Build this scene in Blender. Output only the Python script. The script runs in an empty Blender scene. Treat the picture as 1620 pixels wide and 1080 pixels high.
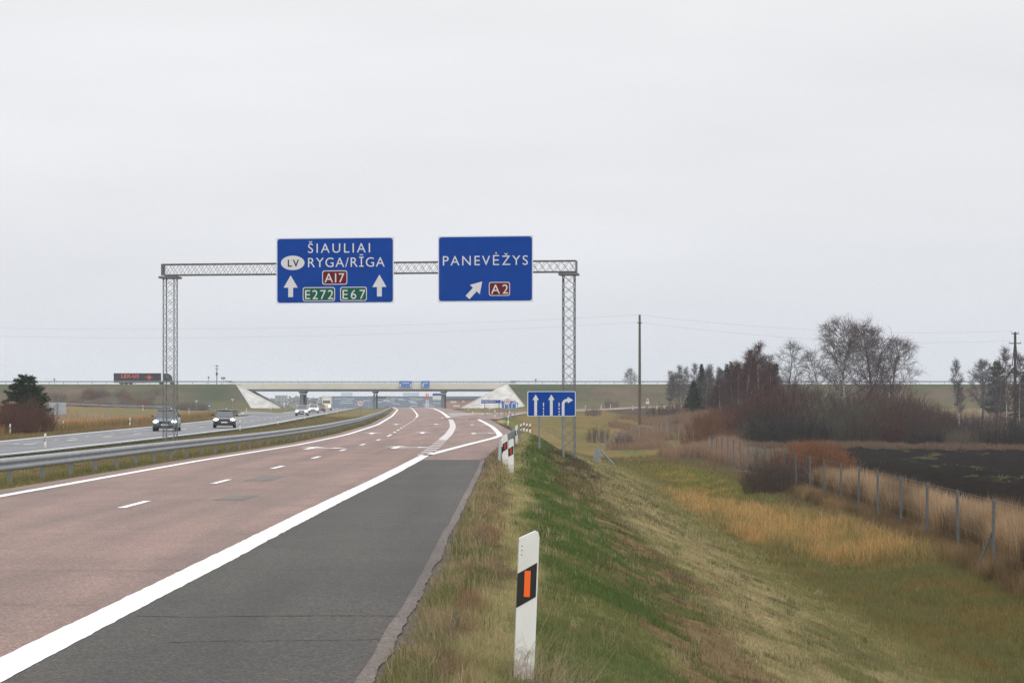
import bpy, math, random
import numpy as np
from mathutils import Vector, Matrix
S = bpy.context.scene
R = math.radians
# ------------------------------------------------------------------ camera, sky, sun, exposure
cam = bpy.data.objects.new('camera', bpy.data.cameras.new('camera'))
S.collection.objects.link(cam); S.camera = cam
cam.location = (0, 0, 1.8); cam.rotation_euler = (R(90), 0, 0)
cam.data.sensor_width = 36; cam.data.lens = 80; cam.data.shift_y = 0.0611
cam.data.clip_start = .2; cam.data.clip_end = 9000
SUN_EL, SUN_AZ = R(40), R(155)          # a soft glow behind the cloud, behind the camera to the right
W = bpy.data.worlds.new('World'); S.world = W; W.use_nodes = True
def sky_nodes():
    nt = W.node_tree; nt.nodes.clear(); L = nt.links.new; N = nt.nodes.new
    out = N('ShaderNodeOutputWorld')
    sky = N('ShaderNodeTexSky'); sky.sky_type = 'NISHITA'; sky.sun_disc = False
    sky.sun_elevation = SUN_EL; sky.sun_rotation = SUN_AZ; sky.dust_density = 3
    b1 = N('ShaderNodeBackground'); b1.inputs[1].default_value = .1; L(sky.outputs[0], b1.inputs[0])
    tc = N('ShaderNodeTexCoord'); sp = N('ShaderNodeSeparateXYZ'); L(tc.outputs['Generated'], sp.inputs[0])
    # overcast dome: brighter towards the zenith (CIE overcast), very soft cloud folds
    r = N('ShaderNodeValToRGB'); L(sp.outputs['Z'], r.inputs[0])
    e = r.color_ramp.elements
    e[0].position = 0.0; e[0].color = (.71, .755, .815, 1)
    e[1].position = 1.0; e[1].color = (2.0, 2.03, 2.08, 1)
    for p, c in ((.05, (.78, .80, .845)), (.11, (.845, .853, .878)), (.18, (.9, .904, .92)), (.45, (1.5, 1.52, 1.56))):
        x = e.new(p); x.color = (*c, 1)
    mp = N('ShaderNodeMapping'); mp.inputs['Scale'].default_value = (1.6, 1.6, 9); L(tc.outputs['Generated'], mp.inputs[0])
    no = N('ShaderNodeTexNoise'); no.inputs['Scale'].default_value = 2.2; no.inputs['Detail'].default_value = 5
    no.inputs['Roughness'].default_value = .45; L(mp.outputs[0], no.inputs['Vector'])
    mr = N('ShaderNodeMapRange'); mr.inputs[1].default_value = .3; mr.inputs[2].default_value = .7
    mr.inputs[3].default_value = .935; mr.inputs[4].default_value = 1.045; L(no.outputs[0], mr.inputs[0])
    mu = N('ShaderNodeVectorMath'); mu.operation = 'SCALE'; L(r.outputs[0], mu.inputs[0]); L(mr.outputs[0], mu.inputs['Scale'])
    b2 = N('ShaderNodeBackground'); L(mu.outputs[0], b2.inputs[0])
    mx = N('ShaderNodeMixShader'); mx.inputs[0].default_value = .96; L(b1.outputs[0], mx.inputs[1]); L(b2.outputs[0], mx.inputs[2])
    L(mx.outputs[0], out.inputs[0])
sky_nodes()
sun = bpy.data.objects.new('sun', bpy.data.lights.new('sun', 'SUN')); S.collection.objects.link(sun)
sun.data.energy = .95; sun.data.angle = R(35); sun.data.color = (1, .95, .88)
sun.rotation_euler = (R(90) - SUN_EL, 0, R(180) - SUN_AZ)
S.view_settings.view_transform = 'Standard'; S.view_settings.look = 'None'
S.view_settings.exposure = 0; S.view_settings.gamma = 1
# === GEO
def smooth(t): t = np.clip(t, 0, 1); return t*t*(3-2*t)
def zr(Y):                                  # height of the carriageway along the road
    Y = np.asarray(Y, float)
    return .95*np.clip((Y-100)/540, 0, 1) - 2.9*smooth((Y-650)/350)
def curve(pts):                             # smooth X(Y) through surveyed points
    p = np.array(sorted(pts, key=lambda q: q[1]))
    yy = np.linspace(-60, 1500, 3121); xx = np.interp(yy, p[:, 1], p[:, 0])
    s0 = (p[1, 0]-p[0, 0])/(p[1, 1]-p[0, 1]); s1 = (p[-1, 0]-p[-2, 0])/(p[-1, 1]-p[-2, 1])
    xx = np.where(yy < p[0, 1], p[0, 0]+s0*(yy-p[0, 1])*.3, xx); xx = np.where(yy > p[-1, 1], p[-1, 0]+s1*(yy-p[-1, 1]), xx)
    # window grows with distance
    out = xx.copy()
    for w in (7, 15, 31, 61):
        k = np.hanning(w+2)[1:-1]; k /= k.sum(); sm = np.convolve(np.pad(out, w//2, 'edge'), k, 'valid')
        t = smooth((yy-w*1.2)/(w*1.5)); out = out*(1-t)+sm*t
    return lambda Y: np.interp(Y, yy, out)
def curve_sharp(pts):
    p = np.array(sorted(pts, key=lambda q: q[1])); return lambda Y: np.interp(Y, p[:, 1], p[:, 0])
x_left = curve([(-10.0, 15), (-10.0, 44), (-9.95, 72), (-9.6, 90), (-9.4, 105), (-9.4, 129), (-10.7, 181), (-14.8, 281), (-23.3, 464), (-33.75, 645)])
x_lane = curve([(-6.8, 15), (-6.75, 53), (-6.6, 77), (-6.63, 120), (-8.03, 168), (-9.5, 220), (-12.1, 292), (-15.6, 368), (-21.8, 500), (-29, 645)])
x_right = curve([(-3.5, 10), (-3.4, 25), (-3.32, 40), (-3.15, 57), (-3.05, 79), (-3.37, 106), (-3.67, 133), (-4.37, 169), (-5.87, 220), (-7.44, 265), (-11.3, 368), (-18.3, 534), (-25, 645)])
x_exit = curve_sharp([(-3.05, 79), (-1.97, 101.1), (-.98, 117.9), (-.67, 126.3), (-.79, 135.9), (-1.37, 164.2), (-2.28, 195.8), (-3.1, 221), (-3.62, 242)])
x_edge = curve([(-1.05, 10), (-.97, 22), (-.95, 56), (-1.0, 75), (-.57, 102), (-.05, 138), (-.2, 148), (-.82, 169), (-2.04, 220), (-2.45, 243), (-3.5, 290), (-5.6, 330), (-9.2, 400), (-15.4, 534), (-22, 645)])
x_inner = curve([(-21.2, 60), (-21.3, 120), (-21.6, 150), (-22.1, 189), (-23.9, 232), (-29.2, 337), (-44.2, 645)])
x_outer = curve([(-27.2, 60), (-27.9, 122), (-29.6, 163), (-30.6, 194), (-32.9, 246), (-36, 300), (-38.4, 351), (-43.3, 450), (-53, 645)])
LOOP = np.array([(-38.5, 340, .15), (-42.5, 385, .28), (-47.5, 401, .45), (-53, 396, .72), (-61, 376, 1.0), (-70, 352, 1.5), (-80, 325, 1.9), (-92, 292, 2.2), (-104, 250, 2.2)], float)
RAMP = np.array([(-4.4, 232, .25), (-3.6, 262, .3), (-2.4, 300, .36), (-.4, 338, .42), (4.5, 374, .5), (11.5, 415, .58), (20.8, 490, .7), (32, 560, 1.0), (46, 596, 1.6), (66, 612, 2.6), (95, 618, 4.0)], float)
def densify(P, n=14):                       # Catmull-Rom
    Q = np.vstack([2*P[0]-P[1], P, 2*P[-1]-P[-2]]); o = []
    for i in range(1, len(Q)-2):
        for t in np.linspace(0, 1, n, endpoint=False):
            a, b, c, d = Q[i-1], Q[i], Q[i+1], Q[i+2]
            o.append(.5*(2*b+(c-a)*t+(2*a-5*b+4*c-d)*t*t+(3*b-a-3*c+d)*t**3))
    return np.array(o+[Q[-2]])
LOOPD, RAMPD = densify(LOOP), densify(RAMP)
def near_path(X, Y, P):                     # distance to a path and its height there
    d = np.full(X.shape, 1e9); z = np.zeros(X.shape)
    for q in P:
        e = (X-q[0])**2+(Y-q[1])**2; m = e < d; d = np.where(m, e, d); z = np.where(m, q[2], z)
    return np.sqrt(d), z
def hash2(i, j, s):
    n = (i*374761393+j*668265263+s*974634611) & 0xffffffff
    n = ((n ^ (n >> 13))*1274126177) & 0xffffffff
    return ((n ^ (n >> 16)) & 0xffff)/65535.
def vnoise(X, Y, s=0):
    X = np.asarray(X, float); Y = np.asarray(Y, float)
    i = np.floor(X).astype(np.int64); j = np.floor(Y).astype(np.int64); u = X-i; v = Y-j
    u = u*u*(3-2*u); v = v*v*(3-2*v)
    return (hash2(i, j, s)*(1-u)+hash2(i+1, j, s)*u)*(1-v)+(hash2(i, j+1, s)*(1-u)+hash2(i+1, j+1, s)*u)*v
def fbm(X, Y, s=0, o=4):
    a, t, f = 0, 0, 1
    for k in range(o): a = a+vnoise(X*f+17*k, Y*f-9*k, s+k)/2**k; t += 1/2**k; f *= 2.03
    return a/t
YB, ZB = 640., 7.3                          # the crossing road: its axis and the height of its embankment
def low_right(X, Y):
    a = smooth((Y-175)/135)*(1-smooth((X-24)/40)); b = smooth((Y-330)/200)*.75
    base = -2.65+b*1.6+.25*(fbm(X/30, Y/60, 5)-.5)
    return base*(1-a)+(zr(Y)-.35)*a
def terrain(X, Y):
    X = np.asarray(X, float); Y = np.asarray(Y, float); Z0 = zr(Y)
    xe = x_edge(Y); xl = x_left(Y)-.6; xi = x_inner(Y)+.5; xo = x_outer(Y)-.6
    # right verge, slope, ditch
    d = X-xe-.2; lr = low_right(X, Y)
    wd = 7.2
    prof = np.interp(d, [0, .35, 1.0, 1.7, 2.6], [-.012, -.02, -.10, -.26, -.56])
    prof = prof*(1+1.6*smooth((Y-115)/60))
    slope = np.interp((d-1.6)/wd, [0, .12, .8, 1.0], [0, .07, .93, 1])
    zright = Z0+prof*(1-slope)+(lr-Z0)*slope
    zright = np.where(d < 1.6, Z0+prof, zright)
    zright = zright-.25*np.exp(-((d-10.0)/1.6)**2)*(1-smooth((Y-150)/80))
    # median
    w = np.maximum(xl-xi, 1.); u = (xl-X)/w
    zmed = Z0+np.interp(u, [0, .12, .5, .88, 1], [-.05, -.08, -.55, -.42, -.36])
    # beyond the left carriageway
    q = xo-X
    zl = Z0-.36-np.interp(q, [0, 1.2, 6, 13, 22, 60], [0, .04, .16, .75, 1.0, .9])
    zl = zl+smooth((Y-300)/200)*.7*smooth(q/12)
    Z = np.where(d > 0, zright, np.where(X > xl, Z0-.06+.048*smooth((X-xe+.5)/.5), np.where(X > xi, zmed, np.where(X > xo, Z0-.36, zl))))
    for P, hw, sp in ((LOOPD, 4.2, 9.), (RAMPD, 4.2, 8.)):
        dd, zz = near_path(X, Y, P)
        k = 1-smooth((dd-hw)/sp); onroad = (X <= xe+.2) & (X > xo)
        Z = np.where(onroad, Z, Z*(1-k)+(zz-.08)*k)
    # mound under the right tower of the gantry
    Z = Z+.42*np.exp(-((X-2.6)/1.5)**2-((Y-98)/7)**2)*(d > .6)
    # crossing road embankment with the gap for the motorway
    xl_, xr_ = -77., -1.5
    dx = np.where(X < (xl_+xr_)/2, np.maximum(X-xl_, 0), np.maximum(xr_-X, 0)); dy = np.maximum(np.abs(Y-YB)-6.5, 0)
    dist = np.sqrt(dx**2+(dy*1.05)**2)
    emb = ZB-.53*np.maximum(dist-.3, 0)
    gap = (X > -66.5) & (X < -11.6)
    return np.where(gap, Z, np.maximum(Z, emb))
# === END GEO
# ------------------------------------------------------------------ helpers
COL = S.collection
def tag(o, label=None, cat=None, group=None, kind=None):
    if label: o['label'] = label
    if cat: o['category'] = cat
    if group: o['group'] = group
    if kind: o['kind'] = kind
    return o
def thing(name, label, cat, loc=(0, 0, 0), rz=0, group=None):
    o = bpy.data.objects.new(name, None); COL.objects.link(o); o.location = loc; o.rotation_euler = (0, 0, rz)
    o.empty_display_size = .2
    return tag(o, label, cat, group)
def copy_tree(o, parent=None):
    c = o.copy(); COL.objects.link(c); c.parent = parent
    for ch in o.children: copy_tree(ch, c)
    return c
def tz(x, y): return float(terrain(np.array([x]), np.array([y]))[0])
class MB:
    def __init__(s): s.v, s.f, s.m = [], [], []
    def poly(s, pts, m=0):
        i = len(s.v); s.v += [tuple(p) for p in pts]; s.f.append(tuple(range(i, i+len(pts)))); s.m.append(m); return s
    def box(s, x0, x1, y0, y1, z0, z1, m=0):
        i = len(s.v)
        s.v += [(x, y, z) for z in (z0, z1) for x, y in ((x0, y0), (x1, y0), (x1, y1), (x0, y1))]
        for f in ((3, 2, 1, 0), (4, 5, 6, 7), (0, 1, 5, 4), (1, 2, 6, 5), (2, 3, 7, 6), (3, 0, 4, 7)):
            s.f.append(tuple(i+k for k in f)); s.m.append(m)
        return s
    def prism(s, pts, y0, y1, m=0):              # outline in x,z extruded from y0 (front) to y1 (back)
        i = len(s.v); n = len(pts)
        s.v += [(p[0], y0, p[1]) for p in pts]+[(p[0], y1, p[1]) for p in pts]
        s.f.append(tuple(range(i, i+n))); s.f.append(tuple(range(i+2*n-1, i+n-1, -1))); s.m += [m, m]
        for k in range(n):
            a, b = i+k, i+(k+1) % n; s.f.append((b, a, a+n, b+n)); s.m.append(m)
        return s
    def tube(s, pts, r, n=6, m=0, caps=True):
        pts = [Vector(p) for p in pts]; rs = r if hasattr(r, '__len__') else [r]*len(pts); i0 = len(s.v)
        for k, p in enumerate(pts):
            d = (pts[min(k+1, len(pts)-1)]-pts[max(k-1, 0)]).normalized()
            a = d.orthogonal() if abs(d.z) < .9 else d.cross(Vector((0, 1, 0)))
            a.normalize(); b = d.cross(a)
            for q in range(n):
                t = 2*math.pi*(q+.5)/n; s.v.append(tuple(p+(a*math.cos(t)+b*math.sin(t))*rs[k]))
        for k in range(len(pts)-1):
            for q in range(n):
                a, b = i0+k*n+q, i0+k*n+(q+1) % n; s.f.append((a, b, b+n, a+n)); s.m.append(m)
        if caps:
            s.f.append(tuple(range(i0+n-1, i0-1, -1))); e = i0+(len(pts)-1)*n; s.f.append(tuple(range(e, e+n))); s.m += [m, m]
        return s
    def build(s, name, mats, parent=None, smoothed=False):
        me = bpy.data.meshes.new(name); me.from_pydata(s.v, [], s.f)
        for x in (mats if isinstance(mats, (list, tuple)) else [mats]): me.materials.append(x)
        me.polygons.foreach_set('material_index', s.m)
        if smoothed: me.polygons.foreach_set('use_smooth', [True]*len(s.f))
        me.update(); o = bpy.data.objects.new(name, me); COL.objects.link(o)
        if parent: o.parent = parent
        return o
def fast(name, V, F, mat, col=None, parent=None, smoothed=False, link=True):
    V = np.ascontiguousarray(V, np.float32); F = np.ascontiguousarray(F, np.int32); k = F.shape[1]
    me = bpy.data.meshes.new(name); me.vertices.add(len(V)); me.vertices.foreach_set('co', V.ravel())
    me.loops.add(F.size); me.loops.foreach_set('vertex_index', F.ravel())
    me.polygons.add(len(F)); me.polygons.foreach_set('loop_start', np.arange(len(F), dtype=np.int32)*k)
    if smoothed: me.polygons.foreach_set('use_smooth', np.ones(len(F), bool))
    if col is not None:
        a = me.attributes.new('col', 'FLOAT_COLOR', 'POINT')
        a.data.foreach_set('color', np.c_[col, np.ones(len(V))].astype(np.float32).ravel())
    me.materials.append(mat); me.update(calc_edges=True)
    o = bpy.data.objects.new(name, me)
    if link: COL.objects.link(o)
    if parent: o.parent = parent
    return o
# ------------------------------------------------------------------ materials
def mat(name, c, rough=.7, metal=0, var=.12, scale=8, bump=0, bscale=60, emit=0, spec=.4, coords='Object', attr=False, c2=None, trans=0, stretch=None):
    m = bpy.data.materials.new(name); m.use_nodes = True; nt = m.node_tree; N, L = nt.nodes.new, nt.links.new
    b = nt.nodes['Principled BSDF']; b.inputs['Roughness'].default_value = rough; b.inputs['Metallic'].default_value = metal
    b.inputs['Specular IOR Level'].default_value = spec
    tc = N('ShaderNodeTexCoord'); vec = tc.outputs[coords]
    if stretch:
        mp = N('ShaderNodeMapping'); mp.inputs['Scale'].default_value = stretch; L(vec, mp.inputs[0]); vec = mp.outputs[0]
    no = N('ShaderNodeTexNoise'); no.inputs['Scale'].default_value = scale; no.inputs['Detail'].default_value = 6; L(vec, no.inputs['Vector'])
    if attr:
        at = N('ShaderNodeAttribute'); at.attribute_name = 'col'; base = at.outputs['Color']
    else:
        rg = N('ShaderNodeRGB'); rg.outputs[0].default_value = (*c, 1); base = rg.outputs[0]
    if c2:
        cr = N('ShaderNodeMapRange'); cr.inputs[1].default_value = .42; cr.inputs[2].default_value = .6; L(no.outputs[0], cr.inputs[0])
        mx = N('ShaderNodeMix'); mx.data_type = 'RGBA'; L(cr.outputs[0], mx.inputs[0]); L(base, mx.inputs[6]); mx.inputs[7].default_value = (*c2, 1); base = mx.outputs[2]
    if var:
        mr = N('ShaderNodeMapRange'); mr.inputs[1].default_value = .25; mr.inputs[2].default_value = .75
        mr.inputs[3].default_value = 1-var; mr.inputs[4].default_value = 1+var; L(no.outputs[0], mr.inputs[0])
        vm = N('ShaderNodeVectorMath'); vm.operation = 'SCALE'; L(base, vm.inputs[0]); L(mr.outputs[0], vm.inputs['Scale']); base = vm.outputs[0]
    L(base, b.inputs['Base Color'])
    if bump:
        n2 = N('ShaderNodeTexNoise'); n2.inputs['Scale'].default_value = bscale; n2.inputs['Detail'].default_value = 4; L(tc.outputs[coords], n2.inputs['Vector'])
        bp = N('ShaderNodeBump'); bp.inputs['Strength'].default_value = bump; bp.inputs['Distance'].default_value = .02; L(n2.outputs[0], bp.inputs['Height']); L(bp.outputs[0], b.inputs['Normal'])
    if emit:
        b.inputs['Emission Color'].default_value = (*c, 1); b.inputs['Emission Strength'].default_value = emit
    if trans:
        tr = N('ShaderNodeBsdfTranslucent'); L(base, tr.inputs[0]); ms = N('ShaderNodeMixShader'); ms.inputs[0].default_value = trans
        L(b.outputs[0], ms.inputs[1]); L(tr.outputs[0], ms.inputs[2]); L(ms.outputs[0], nt.nodes['Material Output'].inputs[0])
    return m
def asphalt(name, c, grain, spec=.4):
    m = bpy.data.materials.new(name); m.use_nodes = True; nt = m.node_tree; N, L = nt.nodes.new, nt.links.new
    b = nt.nodes['Principled BSDF']; b.inputs['Roughness'].default_value = .62; b.inputs['Specular IOR Level'].default_value = spec
    tc = N('ShaderNodeTexCoord'); base = N('ShaderNodeRGB'); base.outputs[0].default_value = (*c, 1); cur = base.outputs[0]
    def scale_by(out, lo, hi, a=.3, z=.7):
        nonlocal cur
        mr = N('ShaderNodeMapRange'); mr.inputs[1].default_value = a; mr.inputs[2].default_value = z; mr.inputs[3].default_value = lo; mr.inputs[4].default_value = hi
        L(out, mr.inputs[0]); vm = N('ShaderNodeVectorMath'); vm.operation = 'SCALE'; L(cur, vm.inputs[0]); L(mr.outputs[0], vm.inputs['Scale']); cur = vm.outputs[0]
    mp = N('ShaderNodeMapping'); mp.inputs['Scale'].default_value = (1, .05, 1); L(tc.outputs['Object'], mp.inputs[0])
    n1 = N('ShaderNodeTexNoise'); n1.inputs['Scale'].default_value = 1.1; n1.inputs['Detail'].default_value = 5; L(mp.outputs[0], n1.inputs['Vector']); scale_by(n1.outputs[0], .78, 1.2, .36, .64)
    n3 = N('ShaderNodeTexNoise'); n3.inputs['Scale'].default_value = .35; n3.inputs['Detail'].default_value = 4; L(tc.outputs['Object'], n3.inputs['Vector']); scale_by(n3.outputs[0], .86, 1.14)
    vo = N('ShaderNodeTexVoronoi'); vo.inputs['Scale'].default_value = 55; L(tc.outputs['Object'], vo.inputs['Vector'])
    sp = N('ShaderNodeSeparateColor'); L(vo.outputs['Color'], sp.inputs[0]); scale_by(sp.outputs[0], 1-grain, 1+grain, 0, 1)
    s2 = N('ShaderNodeSeparateColor'); L(vo.outputs['Color'], s2.inputs[0]); scale_by(s2.outputs[1], 1, 1.75, .90, .97)
    n5 = N('ShaderNodeTexNoise'); n5.inputs['Scale'].default_value = .9; n5.inputs['Detail'].default_value = 7; n5.inputs['Roughness'].default_value = .65; L(tc.outputs['Object'], n5.inputs['Vector']); scale_by(n5.outputs[0], .78, 1.0, .3, .46)
    n4 = N('ShaderNodeTexNoise'); n4.inputs['Scale'].default_value = 14; n4.inputs['Detail'].default_value = 3; L(tc.outputs['Object'], n4.inputs['Vector']); scale_by(n4.outputs[0], .93, 1.07)
    L(cur, b.inputs['Base Color'])
    bp = N('ShaderNodeBump'); bp.inputs['Strength'].default_value = .35; bp.inputs['Distance'].default_value = .006; L(vo.outputs['Distance'], bp.inputs['Height']); L(bp.outputs[0], b.inputs['Normal'])
    return m
M = {}
M['ground'] = mat('ground', (0, 0, 0), .95, var=.28, scale=7, bump=.9, bscale=25, attr=True, spec=0)
M['blade'] = mat('grass_blade', (0, 0, 0), .8, var=.1, scale=1.5, attr=True, spec=.15, trans=.25)
M['twig'] = mat('twig', (0, 0, 0), .9, var=.15, scale=.7, attr=True, spec=.1)
M['pink'] = asphalt('red_granite_asphalt', (.148, .084, .064), .55, .40)
M['dark'] = asphalt('dark_asphalt', (.036, .031, .025), .75, .16)
M['grey'] = asphalt('grey_asphalt', (.11, .11, .116), .25)
M['patch'] = asphalt('patch_asphalt', (.088, .066, .058), .3)
M['seam'] = mat('bitumen_seam', (.036, .032, .028), .8, spec=.1)
M['edge'] = asphalt('dirty_asphalt_edge', (.098, .078, .066), .4, .15)
M['paint'] = mat('road_paint', (.69, .69, .68), .7, var=.2, scale=7, bump=.3, bscale=120)
M['worn'] = mat('worn_paint', (.46, .42, .41), .7, var=.3, scale=2)
M['zinc'] = mat('galvanised_steel', (.25, .265, .28), .6, .3, var=.15, scale=3)
M['zincd'] = mat('weathered_steel', (.2, .21, .215), .6, .3, var=.2, scale=4)
M['fpost'] = mat('weathered_fence_steel', (.10, .105, .105), .8, 0, var=.25, scale=3, spec=.15)
M['lattice'] = mat('lattice_steel', (.15, .155, .16), .6, .3, var=.2, scale=3)
M['blue'] = mat('sign_blue', (.002, .046, .265), .6, var=.1, scale=1.2, spec=.05)
M['bluefar'] = mat('sign_light_blue', (.03, .14, .42), .45, var=.07)
M['signw'] = mat('sign_white', (.56, .57, .58), .5, var=.05)
M['signedge'] = mat('sign_edge', (.55, .58, .64), .5, var=.05)
M['red'] = mat('sign_red', (.11, .003, .008), .5, var=.05, spec=.15)
M['ringred'] = mat('ring_red', (.5, .05, .05), .5, var=.05)
M['green'] = mat('sign_green', (.003, .085, .05), .5, var=.05, spec=.15)
M['black'] = mat('black_plastic', (.012, .012, .012), .5, var=.05)
M['white'] = mat('white_plastic', (.66, .66, .63), .5, var=.13, scale=5, stretch=(1, 1, .35))
def muddy(m):                               # mud splashed on the lowest part of a post
    nt = m.node_tree; N, L = nt.nodes.new, nt.links.new; b = nt.nodes['Principled BSDF']; src = b.inputs['Base Color'].links[0].from_socket
    tc = N('ShaderNodeTexCoord'); sp = N('ShaderNodeSeparateXYZ'); L(tc.outputs['Object'], sp.inputs[0]); no = N('ShaderNodeTexNoise'); no.inputs['Scale'].default_value = 26; no.inputs['Detail'].default_value = 8; no.inputs['Roughness'].default_value = .7; L(tc.outputs['Object'], no.inputs['Vector'])
    hz_ = N('ShaderNodeMapRange'); hz_.inputs[1].default_value = .02; hz_.inputs[2].default_value = .5; hz_.inputs[3].default_value = .38; hz_.inputs[4].default_value = -.12; L(sp.outputs['Z'], hz_.inputs[0])
    ad = N('ShaderNodeMath'); L(no.outputs[0], ad.inputs[0]); L(hz_.outputs[0], ad.inputs[1]); st = N('ShaderNodeMapRange'); st.inputs[1].default_value = .6; st.inputs[2].default_value = .85; st.inputs[4].default_value = .7; L(ad.outputs[0], st.inputs[0])
    mx = N('ShaderNodeMix'); mx.data_type = 'RGBA'; L(st.outputs[0], mx.inputs[0]); L(src, mx.inputs[6]); mx.inputs[7].default_value = (.24, .19, .13, 1); L(mx.outputs[2], b.inputs['Base Color'])
muddy(M['white'])
M['orange'] = mat('orange_reflector', (.80, .13, .015), .35, var=.05)
M['redrefl'] = mat('red_reflector', (.42, .03, .02), .35, var=.05)
M['back'] = mat('sign_back', (.35, .38, .41), .6, .2, var=.06)
M['conc'] = mat('pale_concrete', (.40, .39, .365), .85, var=.3, scale=.5, bump=.2, bscale=5)
M['concd'] = mat('grey_concrete', (.17, .18, .19), .85, var=.12, scale=.5)
M['cream'] = mat('cream_parapet', (.50, .485, .40), .8, var=.06, scale=.3)
M['pole'] = mat('pole_wood', (.085, .075, .06), .9, var=.2, scale=2, stretch=(6, 6, .4))
M['poled'] = mat('dark_pole', (.045, .04, .04), .9, var=.2, scale=2)
M['wire'] = mat('wire', (.12, .12, .13), .6, .3, var=0)
M['bark'] = mat('birch_bark', (.5, .47, .44), .85, var=.2, scale=3, c2=(.16, .13, .12), stretch=(1, 1, 4))
M['barkd'] = mat('dark_bark', (.075, .055, .045), .9, var=.25, scale=4)
M['shed'] = mat('blue_cladding', (.10, .145, .215), .7, var=.05, scale=.05)
M['shedl'] = mat('pale_cladding', (.42, .47, .50), .7, var=.1, scale=.05)
M['shedr'] = mat('orange_red_cladding', (.32, .17, .13), .7, var=.1, scale=.05)
M['tyre'] = mat('tyre', (.012, .012, .012), .85, var=.1)
M['rim'] = mat('rim', (.3, .3, .31), .4, .7, var=.05)
M['glass'] = mat('car_glass', (.02, .024, .027), .08, var=0, spec=.9)
M['lamp'] = mat('headlamp_lit', (1, .97, .9), .3, var=0, emit=7)
M['truckblack'] = mat('black_tarpaulin', (.008, .009, .012), .7, var=.15, scale=.5, spec=.05)
M['truckred'] = mat('red_lettering', (.5, .06, .03), .6, var=.05)
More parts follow.
